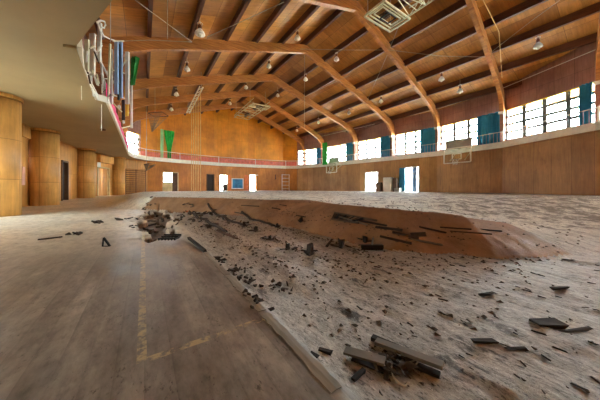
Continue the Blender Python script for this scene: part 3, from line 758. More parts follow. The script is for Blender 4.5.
# ------------------------------------------------------------------ basketball boards on the gallery front
def wall_board(cx, cy, zc, w, h, label, boxlab, tilt=0, ang=0.0, bh=.7):
    t = thing('basketball_board', (cx, cy, zc), label, 'basketball board')
    R = Matrix.Rotation(ang, 3, 'Z'); o = Vector((cx, cy, zc))
    P = lambda x, y, z: o + R @ Vector((x, y, z))
    fr = MB()
    for a, b in (((0, -w / 2, -h / 2), (0, w / 2, -h / 2)), ((0, -w / 2, h / 2), (0, w / 2, h / 2)), ((0, -w / 2, -h / 2), (0, -w / 2, h / 2)), ((0, w / 2, -h / 2), (0, w / 2, h / 2))): fr.bar(P(*a), P(*b), .07)
    fr.build('frame', M['fascia'], t)
    MB().box(P(.05, 0, 0), (.02, w - .05, h - .05), R).build('panel', M['board_glass'], t)
    tg = MB()
    for a, b in (((-.02, -.3, -.3), (-.02, .3, -.3)), ((-.02, -.3, .1), (-.02, .3, .1)), ((-.02, -.3, -.3), (-.02, -.3, .1)), ((-.02, .3, -.3), (-.02, .3, .1))): tg.bar(P(*a), P(*b), .05)
    tg.build('target_square', M['fascia'], t)
    ring = [P(-.28 + .225 * math.cos(k * math.pi / 8), .225 * math.sin(k * math.pi / 8), -.32) for k in range(17)]
    MB().tube(ring, .014, 6, False).tube([P(0, 0, -.32), P(-.06, 0, -.32)], .03, 6).build('hoop', M['rust'], t)
    nb = MB()
    for k in range(0, 16, 2):
        a = k * math.pi / 8; nb.tube([P(-.28 + .22 * math.cos(a), .22 * math.sin(a), -.33), P(-.28 + .12 * math.cos(a + .4), .12 * math.sin(a + .4), -.72)], .007, 4)
        nb.tube([P(-.28 + .22 * math.cos(a), .22 * math.sin(a), -.33), P(-.28 + .12 * math.cos(a - .4), .12 * math.sin(a - .4), -.72)], .007, 4)
    nb.build('net', M['paper'], t)
    ar = MB()
    for s_ in (-.5, .5):
        ar.tube([P(.06, s_, h * .3), P(1.15, s_, h * .3 + .1)], .03, 6); ar.tube([P(.06, s_, -h * .35), P(1.15, s_, h * .3)], .025, 6)
    ar.build('arm', M['cream_metal'], t)
    MB().box(P(.45, .08, h / 2 + bh / 2 + .0), (.12, w * .98, bh), R).build('box_panel', M['grey_box'], t)
    MB().bar(P(.45, .0, h / 2 - .1), P(.45, 0, h / 2 + .1), .1).build('strut', M['cream_metal'], t)
    return t
wall_board(6.98 * S, 2.87 * S, ZE(.88), 1.8, 1.12, 'white framed basketball board with grey box on the right gallery front', None)
wall_board(6.55 * S, 7.42 * S, ZE(.85), 1.8, 1.1, 'small far basketball board on the gallery front near the green cloth', None, bh=.6)
# green cloth at the far beam foot
p = UR[7]; n = off(UR[6], UR[7], .5)
c0 = at_d(322.3, 145, 9.9 * S); c1 = at_d(327.2, 145, 9.75 * S)
curtain((c0.x, c0.y), (c1.x, c1.y), EYE + 9.9 * S * (188 - 165) / FPX, EYE + 9.9 * S * (188 - 143) / FPX, M['green'], 'bright green cloth hanging from the far beam foot on the right', 'cloth', folds=3, name='hanging_cloth')
# green drapes high on the far gable
for u0, u1, va, vb, mt, lab, tp in ((160.5, 163.5, 129, 160, 'pale_green', 'pale green strip of cloth left of the green drapes on the gable', None),
                             (164, 174.5, 130, 159, 'green', 'bright green drape gathered to a point on the far gable', lambda s_: 1 - .62 * sst(0, .75, s_))):
    y = 10.35 * S; A = at_y(u0, va, y); B = at_y(u1, va, y); z0 = at_y(u0, vb, y).z
    curtain((A.x, A.y), (B.x, B.y), z0, A.z, M[mt], lab, 'drape', folds=4, amp=.08, name='drape', taper=tp)
# ------------------------------------------------------------------ folded basketball hoists under the ridge
def hoist(x0, x1, yb0, yb1, ya, z, label, zb, dz=0.0):
    t = thing('basketball_hoist', ((x0 + x1) / 2, yb0, z), label, 'basketball hoist', 'folded ceiling basketball hoists')
    w = x1 - x0
    b = MB(); r = .035
    Z = lambda y: z + dz * (y - yb1)
    for ins in (0, .16, .3):
        q = [(x0 + ins, yb1 - ins), (x1 - ins, yb1 - ins), (x1 - ins, yb0 + ins), (x0 + ins, yb0 + ins)]
        for a_, b_ in zip(q, q[1:] + q[:1]): b.bar((*a_, Z(a_[1]) + ins * .2), (*b_, Z(b_[1]) + ins * .2), .07 if ins == 0 else .045)
    b.build('backboard_frame', M['cream_metal'], t)
    MB().box(((x0 + x1) / 2, (yb0 + yb1) / 2, Z((yb0 + yb1) / 2) + .09), (w - .1, yb1 - yb0 - .1, .015)).build('backboard', M['glass'], t)
    tg = MB(); xm = (x0 + x1) / 2
    q = [(xm - .3, yb0 + .3), (xm + .3, yb0 + .3), (xm + .3, yb0 + .75), (xm - .3, yb0 + .75)]
    for a_, b_ in zip(q, q[1:] + q[:1]): tg.bar((*a_, Z(a_[1]) - .05), (*b_, Z(b_[1]) - .05), .04)
    tg.build('target_square', M['black_metal'], t)
    ar = MB(); n = 6
    for xx in (x0 + .08, x1 - .08):
        ar.tube([(xx, yb1, Z(yb1) + .12), (xx, ya, Z(ya) + .12)], .04, 6); ar.tube([(xx, yb0, Z(yb0) + .5), (xx, ya, Z(ya) + .35)], .03, 6)
    ar.build('arm', M['cream_metal'], t)
    br = MB()
    for k_ in range(n):
        ya_, yb_ = yb0 + (ya - yb0) * k_ / n, yb0 + (ya - yb0) * (k_ + 1) / n
        for xx in (x0 + .08, x1 - .08): br.tube([(xx, ya_, Z(ya_) + .12), (xx, yb_, Z(yb_) + .42)], .018, 5)
        a_, c_ = (x0 + .08, x1 - .08) if k_ % 2 else (x1 - .08, x0 + .08)
        br.tube([(a_, ya_, Z(ya_) + .12), (c_, yb_, Z(yb_) + .12)], .02, 5); br.tube([(x0 + .08, yb_, Z(yb_) + .12), (x1 - .08, yb_, Z(yb_) + .12)], .02, 5)
    br.build('lattice', M['cream_metal'], t)
    hg = MB()
    for xx in (x0 + .1, x1 - .1):
        for yy in (yb1 * .9 + yb0 * .1, ya * .9 + yb0 * .1): hg.tube([(xx, yy, Z(yy) + .1), (xx, yy, roof_z(xx) - .3)], .016, 5)
    hg.build('hanger', M['wire'], t)
hoist(3.13 * S, 3.83 * S, 2.30 * S, 2.70 * S, 1.45 * S, ZE(2.93), 'near folded basketball hoist of cream tubes at the top edge of the picture', 0)
hoist(3.13 * S, 3.80 * S, 7.6 * S, 8.0 * S, 9.7 * S, ZE(2.93), 'far folded basketball hoist hanging in front of the orange gable', 0)
# climbing rope carriage
A = at_y(188, 113, 6.9 * S); B = at_y(201, 87, 6.9 * S); B = Vector((B.x, B.y, B.z)); 
A = at_z(188, 113, ZE(2.45)); B = at_z(201.5, 87, ZE(2.75))
t = thing('rope_carriage', A, 'slanting white lattice bar carrying five thin climbing ropes', 'climbing ropes')
mb = MB()
for s_ in (-.12, .12): mb.bar(A + Vector((s_, 0, 0)), B + Vector((s_, 0, 0)), .07)
for k_ in range(9): mb.bar(A.lerp(B, k_ / 9) + Vector((-.12, 0, 0)), A.lerp(B, (k_ + 1) / 9) + Vector((.12, 0, 0)), .04)
mb.build('bar', M['fascia'], t)
for k_ in range(5):
    c = A.lerp(B, .3 + .16 * k_); zf = fz(c.x, c.y)
    MB().tube([c, (c.x, c.y, max(zf, .4) + .05)], .022, 5).build('rope', M['rope'], t)
for c in (A, B): MB().tube([c, (c.x, c.y, roof_z(c.x) - .02)], .015, 5).build('hanger', M['wire'], t)
# hanging net frames
def net(u0, u1, v0, vt, ut, d, label):
    P1, P2, P3 = at_d(u0, v0, d), at_d(u1, v0 - 1, d), at_d(ut, vt, d)
    back = Vector((0.5, .9, .0))
    t = thing('net_frame', P3, label, 'net')
    mb = MB().tube([P1, P2, P2 + back, P1 + back, P1], .03, 5); mb.build('hoop_frame', M['rust'], t)
    nb = MB()
    for k_ in range(9):
        q = P1.lerp(P2, k_ / 8); nb.tube([q, P3.lerp(P2, .1 * k_ / 8)], .016, 4); nb.tube([q + back, P3], .012, 4)
    for k_ in range(1, 7):
        f_ = k_ / 7; nb.tube([P1.lerp(P3, f_), P2.lerp(P3, f_)], .014, 4); nb.tube([(P1 + back).lerp(P3, f_), (P2 + back).lerp(P3, f_)], .012, 4)
    nb.build('netting', M['net'], t)
    MB().tube([P1.lerp(P2, .5), Vector((P1.lerp(P2, .5).x, P1.lerp(P2, .5).y, roof_z(P1.x)))], .015, 5).build('hanger', M['wire'], t)
net(148, 162, 113, 132, 152, 6.4 * S, 'grey conical net hanging below the beam beside the pink left wall')
net(144, 149, 164.5, 171, 146.5, 6.9 * S, 'tiny basketball net under the far left gallery corner')
# ------------------------------------------------------------------ lamps
def hit_roof(u, v, below):
    lo, hi = .5, 40.0
    f = lambda d: (lambda p: p.z - (roof_z(p.x) - below))(at_d(u, v, d))
    for _ in range(50):
        mid = (lo + hi) / 2
        if f(mid) < 0: lo = mid
        else: hi = mid
    return at_d(u, v, lo)
proto = None
lamps = [(200, 34, 'above the long tie cable, largest at the upper left'), (297.5, 39, 'hanging just left of the ridge joint'), (187, 70, 'below the second beam on the left slope'), (269, 67, 'between the second and third beam ends near the ridge'),
         (336.5, 60, 'on the right slope beside the ridge'), (305.7, 80, 'beside the long vertical wire'), (277.7, 96, 'right of the far hoist'), (246, 88, 'just above the far hoist'), (176.5, 95, 'left of the slanting rope bar'),
         (171.5, 110, 'lowest on the left slope above the green drapes'), (230, 104, 'small, left of the far hoist'), (381, 102, 'above the third gallery window'), (349, 113.5, 'above the fourth gallery window'), (318.5, 123, 'small, above the green cloth on the right slope'),
         (297, 131, 'smallest, at the far right corner of the ceiling'), (441.5, 80, 'above the right basketball board'), (538, 47, 'nearest on the right slope, above the largest window'), (460, 92, 'faint, above the blue curtain right of the basketball board')]
for u, v, lab in lamps:
    p = hit_roof(u, v, .95)
    label = 'pale bell shaped ceiling lamp ' + lab
    if proto is None:
        proto = t = thing('ceiling_lamp', p, label, 'lamp', 'bell lamps hanging from the roof')
        MB().lathe(p, [(.03, .42), (.03, .6)], 8).build('stem', M['wire'], t)
        MB().tube([p + Vector((0, 0, .58)), p + Vector((0, 0, .93))], .014, 5).build('rod', M['wire'], t)
        MB().lathe(p, [(.07, .24), (.09, .28), (.09, .42), (.05, .46)], 14).build('ballast', M['lamp_box'], t, smooth=False)
        MB().lathe(p, [(.235, -.02), (.24, 0), (.2, .1), (.12, .2), (.07, .25)], 20).build('reflector', M['lamp_metal'], t, smooth=True)
        MB().lathe(p, [(.02, -.14), (.08, -.12), (.11, -.05), (.09, .03)], 14).build('bulb', M['lamp_glass'], t, smooth=True)
        MB().tube([p + Vector((.12 * math.cos(a_), .12 * math.sin(a_), .5 + .0 * a_)) for a_ in [k_ * math.pi / 6 for k_ in range(13)]], .012, 5, False).build('guard_ring', M['lamp_metal'], t)
    else:
        t = copy_tree(proto); t.location = p; t.scale = (.8, .8, .98); t['label'] = label; t['_o'] = [float(c) for c in p]
# ------------------------------------------------------------------ wires and conduit
def wire(pts, label, r=.014, mat='wire', name='cable', cat='cable'):
    solo(MB().tube(pts, r, 5), name, M[mat], pts[0], label, cat)
H = lambda u, v, b=.75: hit_roof(u, v, b)
wire([H(135, 0), H(165, 22), H(192, 42)], 'thin cable slanting down to the long tie at the upper left')
wire([H(207, 37), H(245, 20), H(284, 2)], 'thin cable rising from the upper left lamp towards the ridge')
wire([H(192, 42), H(150, 40), H(124, 41)], 'thin cable along the underside of the near left beam')
wire([H(300, 49, .8), H(345, 50, 1.1), H(389, 50, .85)], 'thin tie wire from the ridge to the first right beam')
wire([H(389, 50, .85), H(440, 56, 1.1), H(485, 57, .8)], 'thin tie wire from the first right beam to the largest beam')
wire([H(398, 28, .9), H(390, 48, .75)], 'short wire from the near hoist to the right beam')
wire([H(389, 51, .8), H(367, 101, .8)], 'thin wire slanting down the right slope from the beam joint')
p = H(304.5, 55, .8); wire([p, (p.x, p.y, EYE + (p.x * SN + p.y * CS) * (188 - 128) / FPX)], 'long vertical wire hanging below the ridge')
p = H(167.5, 0, .03); wire([p, (p.x, p.y, EYE + (p.x * SN + p.y * CS) * (188 - 39) / FPX)], 'vertical wire at the upper left above the near beam')
wire([H(350, 75, .8), H(300, 99, .8)], 'thin wire crossing the right slope below the ridge lamps')
wire([H(485, 57, .7), H(530, 22, .5), H(560, 0, .4)], 'thin wire rising from the largest beam to the upper right')
wire([H(483, 0, .5), H(499, 32, .7), H(502, 78, 1.0)], 'pale rope hanging beside the largest beam', .018, 'rope')
wire([H(110, 20, .2) if False else at_x(110.5, -72, -.33 * S), at_x(110.5, 42, -.33 * S)], 'short vertical wire above the left gallery bay')
ev = [(p[0] - .5, p[1], ZE(2.48)) for p in UR[1:8]]
wire(ev, 'pale conduit pipe running along the eave of the right wall', .022, 'white_metal', 'conduit_pipe', 'pipe')
# thin cords dangling under the left soffit
for u, v0, v1, lab in ((81.5, 70, 100, 'nearer'), (101.5, 98, 131, 'farther')):
    p = at_x(u, v0, -.50 * S if u < 90 else -.42 * S); d = p.x * SN + p.y * CS
    solo(MB().tube([(p.x, p.y, ZS - .02), (p.x, p.y, EYE + d * (188 - v1) / FPX)], .01, 5), 'cord', M['fascia'], p, f'thin cord dangling from the left gallery edge, the {lab} of two', 'cord')
# soffit lights left on the underside
p = at_z(103, 130, ZS - .04)
solo(MB().lathe((p.x, p.y, ZS - .06), [(.09, 0), (.11, .02), (.11, .055)], 14), 'ceiling_rose', M['dark_door'], p, 'small dark fitting on the underside of the left gallery', 'fitting')
# ------------------------------------------------------------------ junk on the left gallery edge (old backboard rig, boards, cloth)
def upright(u, v0, v1, x, w, mat, name, label, cat, lean=(0, 0), th=.05, group=None):
    a = at_x(u, v1, x * S); dz = (at_x(u, v0, x * S) - a).z
    b = a + Vector((lean[0], lean[1], dz))
    d = (b - a).normalized(); xx = Vector((CS, -SN, 0))
    mb = MB().bar(a, b, w, th, up=(SN, CS, 0))
    return solo(mb, name, M[mat], a, label, cat, group)
G1 = 'boards and poles leaning on the left gallery'
upright(99, 22, 62, -.40, .10, 'white_metal', 'board', 'white upright board at the corner of the gallery bay', 'board', (.02, .05), group=G1)
upright(92, 32, 75, -.44, .16, 'fascia', 'board', 'wide cream board leaning inside the gallery bay', 'board', (.0, .1), group=G1)
upright(86.5, 38, 80, -.45, .10, 'cream_metal', 'board', 'narrow cream board at the outer corner of the gallery bay', 'board', (.0, .1), group=G1)
upright(104, 38, 92, -.40, .05, 'white_metal', 'pole', 'thin white pole right of the cream boards', 'pole', (-.15, .1), group=G1)
upright(108, 42, 100, -.36, .05, 'cream_metal', 'pole', 'thin cream pole left of the pale blue boards', 'pole', (.05, .1), group=G1)
upright(111.5, 48, 104, -.34, .06, 'white_metal', 'pole', 'white pole closest to the pale blue boards', 'pole', (0, .1), group=G1)
t = thing('backboard_rig', at_x(124, 120, -.22 * S), 'old basketball backboard rig seen edge on at the left gallery, blue and white', 'basketball board')
def rb(u, v0, v1, x, w, mat, name, th=.06):
    a = at_x(u, v1, x * S); b = at_x(u, v0, x * S); MB().bar(a, b, w, th, up=(SN, CS, 0)).build(name, M[mat], t)
rb(116.5, 41, 94, -.29, .12, 'pale_blue', 'blue_board'); rb(121, 42, 98, -.25, .10, 'pale_blue', 'blue_board')
rb(118.8, 44, 100, -.27, .06, 'black_metal', 'slot')
rb(127.3, 52, 104, -.19, .13, 'white_metal', 'backboard_edge'); rb(131.5, 80, 128, -.16, .07, 'white_metal', 'backboard_edge')
rb(126.5, 86, 116, -.21, .14, 'yellow_trim', 'wooden_board')
rb(123.5, 100, 120, -.24, .10, 'dark', 'lower_bracket')
mb = MB()
for (u0, v0, x0), (u1, v1, x1) in (((113, 41, -.3), (124, 41, -.24)), ((112, 70, -.33), (127, 74, -.2)), ((112, 95, -.33), (127, 99, -.2)), ((110, 88, -.36), (126, 60, -.2)), ((108, 98, -.38), (122, 112, -.24)), ((122, 128, -.25), (131, 126, -.17))):
    mb.tube([at_x(u0, v0, x0 * S), at_x(u1, v1, x1 * S)], .022, 6)
mb.build('brace', M['cream_metal'], t)
# green cloth with leafy look hanging on the rig
g0 = []
for i in range(9):
    t_ = i / 8; row = []
    for j in range(9):
        s_ = j / 8; u = 131 + (7 - 5 * s_) * (t_) + 2 * (s_) * 0 ; v = 57 + 28 * s_
        p = at_x(u, v, -.14 * S + 0) if False else at_d(u, v, 3.1 * S)
        row.append(p + Vector((.05 * math.sin(t_ * 14), .06 * math.cos(t_ * 12 + s_ * 3), 0)))
    g0.append(row)
solo(MB().sheet(g0, .02), 'hanging_cloth', M['green_dark'], g0[0][8], 'dark green cloth hanging off the right side of the old backboard rig', 'cloth', smooth=True)
# curled pipe above the bay
pts = [at_x(u, v, -.36 * S) for u, v in ((97, 22), (101, 20.5), (104.5, 21.5), (105.5, 25), (104, 28), (101, 27))]
solo(MB().tube(pts, .025, 6), 'bent_pipe', M['white_metal'], pts[0], 'curled white pipe end sticking up over the gallery bay', 'pipe')
pts = [at_x(u, v, -.36 * S) for u, v in ((97, 22), (100, 30), (104, 36), (110, 39), (117, 41))]
solo(MB().tube(pts, .022, 6), 'handrail', M['white_metal'], pts[0], 'loose white handrail sagging from the bay corner to the blue boards', 'handrail')
pts = [at_x(u, v, -.42 * S) for u, v in ((95, 35), (93, 48), (98, 57), (104, 68), (108, 76))]
solo(MB().tube(pts, .035, 6), 'bent_rail', M['white_metal'], pts[0], 'thick bent white rail hanging inside the gallery bay', 'rail')
random.seed(3)
for k_ in range(24):
    u = random.uniform(84, 120); v = random.uniform(44, 84) + (u - 84) * .5; x = -.42 + (u - 90) * .003
    a = at_x(u, v, x * S); b = at_x(u + random.uniform(-3, 6), v + random.uniform(-10, 12), (x + .01) * S)
    solo(MB().bar(a, b, .035, .02), 'broken_stick', M[random.choice(['wood_mid', 'cream_metal', 'rust', 'white_metal', 'fascia', 'cream_metal'])], a, 'thin broken stick tangled in the left gallery railing', 'stick', 'broken sticks on the left gallery')
# ------------------------------------------------------------------ debris on the floor
random.seed(11)
def fpx(u, v):
    lo, hi = .4, 30.0; prev = lo; d = lo
    while d < 30:
        p = at_d(u, v, d)
        if p.z < fz(p.x, p.y): break
        d += max(.02, d * .01)
    p = at_d(u, v, d); return Vector((p.x, p.y, fz(p.x, p.y)))
def chunk(mb, c, l, w, h, ang=0., tilt=0., jit=.25, roll=0.):
    R = Matrix.Rotation(ang, 3, 'Z') @ Matrix.Rotation(tilt, 3, 'X') @ Matrix.Rotation(roll, 3, 'Y')
    b = len(mb.v); mb.box(c, (w, l, h), R)
    for i in range(b, len(mb.v)): mb.v[i] += Vector([random.uniform(-1, 1) * jit * k_ for k_ in (w, min(l, .2), h)])
    return mb
def piece(name, u, v, l, w, h, ang, mat, label, cat, tilt=0., lift=0., group=None, jit=.12, roll=0.):
    p = fpx(u, v); mb = chunk(MB(), (p.x, p.y, p.z + h / 2 + abs(math.sin(tilt)) * l / 2 + lift), l, w, h, ang, tilt, jit, roll)
    return solo(mb, name, M[mat], p, label, cat, group)
# joist stubs with splinters, each its own
stubs = [(255.5, 232, 'left of the sunken middle rows'), (277, 228, 'close below the brown slope, small'), (270, 240, 'flat, in the second row from the brown slope'), (288, 250, 'wide and low, in the middle of the sunken floor'), (311, 255.5, 'tallest, standing left of the one behind the brush'),
         (341, 248, 'with a long splinter, left of the brush'), (365.5, 243, 'small, just behind the brush'), (204, 214.5, 'farthest back at the upper left row'), (244, 227, 'at the lower end of the second row'), (301, 223, 'dark, against the brown slope')]
for i, (u, v, lab) in enumerate(stubs):
    p = fpx(u, v); t = thing('joist_stub', p, 'broken dark joist stub ' + lab, 'joist stub', 'joist stubs on the sunken floor')
    s_ = .75 if i not in (4, 5) else 1.1
    mb = MB(); chunk(mb, p + Vector((0, 0, .06 * s_)), .07 * s_, .07 * s_, .13 * s_, random.uniform(-.4, .4), random.uniform(-.3, .3), .3); mb.build('block', M['wood_dark'], t)
    mb = MB()
    for k_ in range(3): chunk(mb, p + Vector((random.uniform(-.09, .09), random.uniform(-.12, .12), .03)), random.uniform(.08, .2), .022, .015, random.uniform(-1.4, 1.4), random.uniform(-.15, .2), .3)
    mb.build('splinters', M['wood_dark'], t)
# brush lying by the slope
p = fpx(372, 250); t = thing('floor_brush', p, 'broad dark broom head lying on the pale strip before the brown slope', 'broom')
a, b = p + Vector((-.12 * CS * 1.3, .12 * SN * 1.3, .05)), p + Vector((.16 * CS, -.16 * SN, .05))
MB().bar(a, b, .06, .05).build('head', M['dark'], t)
mb = MB()
for k_ in range(12): c = a.lerp(b, (k_ + .5) / 12); mb.bar(c, c + Vector((0, 0, -.05)), .018)
mb.build('bristles', M['wood_dark'], t)
MB().tube([p + Vector((0, 0, .07)), p + Vector((.05, .02, .17))], .013, 6).build('handle_stub', M['wood_grey'], t)
piece('broken_board', 330, 244.5, .5, .03, .02, -.9, 'wood_dark', 'long thin dark splinter left of the tall joist stub by the brush', 'board')
# edge board along the ledge
for ya, yb, lab in ((3.75, 2.32, 'far piece of the pale edge board dividing the floor'), (2.28, 1.5, 'middle piece of the pale edge board dividing the floor'), (1.46, .74, 'near piece of the pale edge board dividing the floor')):
    n_ = 18; mb = MB(); g_ = []
    for q in range(n_ + 1):
        y = ya + (yb - ya) * q / n_; w_ = .03 + .006 * random.uniform(-1, 1)
        g_.append([(.685 - w_ + .006 * random.uniform(-1, 1), y, fz(.66, y) + .002), (.685, y, fz(.66, y) + .004), (.685 + w_, y, fz(.66, y) + .001)])
    solo(mb.sheet(g_, .004), 'edge_board', M['wood_pale'], (.685, yb, .04), lab, 'board', 'edge boards along the floor step')
# rows of debris
def heap(u, v, n_, r, label, mats=('wood_dark', 'wood_mid'), size=(.03, .14), group='splinter heaps along the fallen joists', name='splinter_heap', hgt=.05):
    p = fpx(u, v); t = thing(name, p, label, 'debris', group); k0 = min(1.35, .18 + p.length * .14)
    for k_ in range(n_):
        x = p.x + random.gauss(0, r * .5); y = p.y + random.gauss(0, r); l = random.uniform(*size) * k0
        chunk(MB(), (x, y, fz(x, y) + random.uniform(.005, hgt) * k0), l, random.uniform(.02, .045) * k0, random.uniform(.012, .04) * k0, random.uniform(0, 3.1), random.uniform(-.5, .5), .3).build('splinter', M[random.choice(mats)], t)
hl = [(187, 212, 9, .3, 'heap of dark splinters at the back end of the first joist row'), (194, 216, 10, .3, 'heap of dark splinters second along the first joist row'), (202, 221, 12, .28, 'thickest heap of dark splinters halfway down the first joist row'),
      (210, 226, 10, .22, 'heap of splinters before the rusty plank end'), (211, 213.5, 8, .3, 'back heap of splinters in the second joist row'), (222, 218, 9, .28, 'heap of splinters in the middle of the second joist row'), (234, 222, 7, .25, 'front heap of splinters in the second joist row'),
      (170, 217, 8, .3, 'heap of dark splinters in the torn strip left of the joist rows'), (178, 222, 9, .28, 'forked heap of dark splinters right of the torn hole'), (157, 227, 9, .3, 'dark splinters at the middle of the torn hole'), (174, 229, 9, .25, 'dark splinters right beside the torn hole'),
      (150, 222, 8, .3, 'splinters at the left rim of the torn hole'), (150, 212, 8, .4, 'dark splinters hanging in the corner where the brown slope begins'), (145, 207, 7, .4, 'black brush like splinters at the left end of the brown slope'), (152, 234, 8, .2, 'brown splinters at the near end of the torn hole'),
      (120, 220, 5, .22, 'few pale splinters left of the torn hole'), (93, 223, 6, .2, 'small dark splinters on the pale floor at far left'), (76, 234, 6, .13, 'small dark splinters on the pale floor nearer to the first column'), (137, 230, 6, .2, 'thin scraps between the metal angle and the torn hole'),
      (221, 262, 10, .10, 'black crumbled rot just right of the pale edge board'), (236, 272, 14, .12, 'wide patch of black rot scraps beside the edge board'), (250, 282, 14, .10, 'black rot scraps in the dirty hollow'), (256, 300, 14, .08, 'black rot scraps beside the middle of the edge board'), (280, 288, 10, .10, 'streaky dark scraps right of the hollow')]
for u, v, n_, r, lab in hl: heap(u, v, n_, r, lab)
for x_, y0_, y1_, lab in ((1.36, 4.7, 9.2, 'long dark fallen joist under the first row of splinter heaps'), (1.97, 5.4, 9.0, 'long dark fallen joist under the second row of splinter heaps'), (2.6, 5.0, 7.2, 'short fallen joist right of the second row of splinter heaps')):
    g_ = [[(x_ + dx + .02 * math.sin(q * 1.3), y0_ + (y1_ - y0_) * q / 14, fz(x_, y0_ + (y1_ - y0_) * q / 14) + hh) for dx, hh in ((-.035, .0), (-.02, .035), (.02, .035), (.035, .0))] for q in range(15)]
    solo(MB().sheet(g_, .012), 'fallen_joist', M['wood_dark'], g_[0][1], lab, 'joist', 'fallen joists on the sunken floor')
# rusty plank end and plank edge in the first row
piece('broken_board', 226, 236, 1.2, .05, .02, .02, 'rust', 'rusty brown plank lying at the lower end of the first joist row', 'board', tilt=-.03)
piece('broken_board', 196, 246, .9, .04, .03, .08, 'dark', 'dark torn plank at the top end of the edge board', 'board', tilt=.03)
# black metal grate in the torn floor
p = fpx(170, 241); t = thing('metal_grate', p, 'black metal grating lying in the torn floor left of the edge board', 'grating')
R = Matrix.Rotation(-.55, 3, 'Z') @ Matrix.Rotation(.12, 3, 'X')
for k_ in range(3):
    a = p + R @ Vector((-.13, -.1 + .1 * k_, .07)); b = p + R @ Vector((.14, -.1 + .1 * k_, .07)); MB().bar(a, b, .02, .025).build('bar', M['black_metal'], t)
for k_ in range(6):
    a = p + R @ Vector((-.12 + .05 * k_, -.11, .055)); b = p + R @ Vector((-.12 + .05 * k_, .11, .055)); MB().bar(a, b, .014, .02).build('cross_bar', M['black_metal'], t)
# small upright metal angle on the left floor
p = fpx(104, 246.5); t = thing('metal_angle', p, 'small dark folded metal angle standing on the left floor', 'metal angle')
xx = Vector((CS, -SN, 0))
MB().bar(p + xx * -.02, p + xx * -.005 + Vector((0, 0, .13)), .025, .02).build('back_leg', M['black_metal'], t)
MB().bar(p + xx * -.005 + Vector((0, 0, .13)), p + xx * .09, .022, .02).build('front_leg', M['black_metal'], t)
MB().bar(p + xx * -.02 + Vector((0, 0, .005)), p + xx * .09 + Vector((0, 0, .005)), .02, .01).build('foot', M['black_metal'], t)
piece('broken_board', 50, 239, .28, .05, .02, 1.9, 'wood_dark', 'thin dark scrap of wood lying left of the metal angle', 'board')
# exposed joists under the torn face of the slope
def on_face(u, v): return fpx(u, v)
t = thing('torn_opening', on_face(346, 219), 'row of black slats showing in the torn opening of the brown slope', 'torn opening')
nn_ = Vector((-SN, -CS, .5)).normalized()
A, B, Cc, D = (on_face(u, v) + nn_ * .015 for u, v in ((331, 220.5), (352, 223), (366, 219.5), (334, 213.5)))
MB().hexa([A, B, Cc, D], [q + nn_ * .012 for q in (A, B, Cc, D)]).build('recess_shade', M['dark'], t)  # dark plate in place of the shade inside the torn opening
for k_ in range(8):
    f_ = (k_ + .5) / 8; a = A.lerp(B, f_) + nn_ * .02; b = D.lerp(Cc, f_) + nn_ * .02
    MB().bar(a.lerp(b, .1), b, .035 if k_ % 2 else .02, .02, up=nn_).build('slat', M['black_metal'] if k_ % 2 else M['wood_mid'], t)
for q, (a, b) in enumerate(((A, B), (D, Cc))): MB().bar(a + nn_ * .03, b.lerp(a, -.25) + nn_ * .03, .03, .02, up=nn_).build('edge_splinter', M['wood_mid'], t)
fb = [(352, 222.5, .9, .04, 'wood_grey', 'pale board under the black slat ends on the brown slope'), (372, 224.5, .7, .05, 'dark', 'dark board right of the black slat ends'), (388, 230, .6, .06, 'wood_dark', 'dark splintered board at the foot of the brown slope centre'),
      (405, 236, .5, .05, 'wood_mid', 'slanting plank at the foot of the brown slope'), (425, 244, .6, .045, 'wood_grey', 'pale slanting plank at the right part of the slope foot'), (418, 235, .3, .1, 'wood_mid', 'grey broken block in the split of the slope'),
      (432, 231.5, .5, .035, 'dark', 'black splinter in the split right of the broken block'), (455, 230.5, .55, .02, 'dark', 'long black split line board in the right half of the brown slope'), (490, 231, .45, .02, 'dark', 'thin black split board near the right end of the brown slope'),
      (395, 241, .6, .05, 'wood_dark', 'dark plank lying along the foot of the slope'), (470, 234.5, .7, .018, 'wood_mid', 'thin ridge board on the right half of the brown slope'), (300, 217, .5, .04, 'wood_dark', 'dark board crossing the slope left of the slat ends'),
      (276, 209, .5, .05, 'dark', 'black board stuck in the hole high on the far slope'), (283, 206, .5, .03, 'wood_dark', 'forked splinter above the hole on the far slope'), (250, 206, 1.1, .04, 'wood_dark', 'long dark plank lying down the far slope'), (240, 214, .8, .05, 'wood_dark', 'dark plank at the foot of the far slope')]
for u, v, l, w, mt, lab in fb:
    p = fpx(u, v); q = fpx(u + 9 / max(.5, 1), v + (1.5 if u < 440 else .3)); d_ = (q - p).normalized(); l *= .75; w *= .65
    n_ = Vector((-SN, -CS, .6)).normalized()
    solo(MB().bar(p - d_ * l / 2 + n_ * .012, p + d_ * l / 2 + n_ * .012, w, .014, up=n_), 'slope_board', M[mt], p, lab, 'board', 'broken boards on the brown slope')
# big lifted boards bottom centre
def free_board(c0, c1, w, th, mat, label, tipz0, tipz1, name='broken_board', side=None):
    a, b = fpx(*c0), fpx(*c1); a.z += tipz0; b.z += tipz1
    d_ = (b - a).normalized(); mb = MB().bar(a, b, w, th)
    return solo(mb, name, M[mat], a, label, 'board', 'lifted boards in the foreground')
free_board((376, 345), (443, 373), .05, .02, 'wood_grey', 'long lifted board at bottom centre with a cut end', .015, .035)
free_board((345, 355), (385, 371), .06, .012, 'wood_grey', 'thin lifted board pointing left at bottom centre', .02, .04)
free_board((372, 341), (400, 354), .04, .03, 'dark', 'black narrow board behind the long lifted board', .01, .01)
free_board((353, 382), (364, 375), .02, .015, 'dark', 'short black splinter under the thin lifted board', .005, .02)
free_board((400, 362), (440, 376), .04, .02, 'dark', 'dark strip standing in for the shadow beneath the long lifted board', .0, .0)  # dark strip laid where the long board casts its shadow
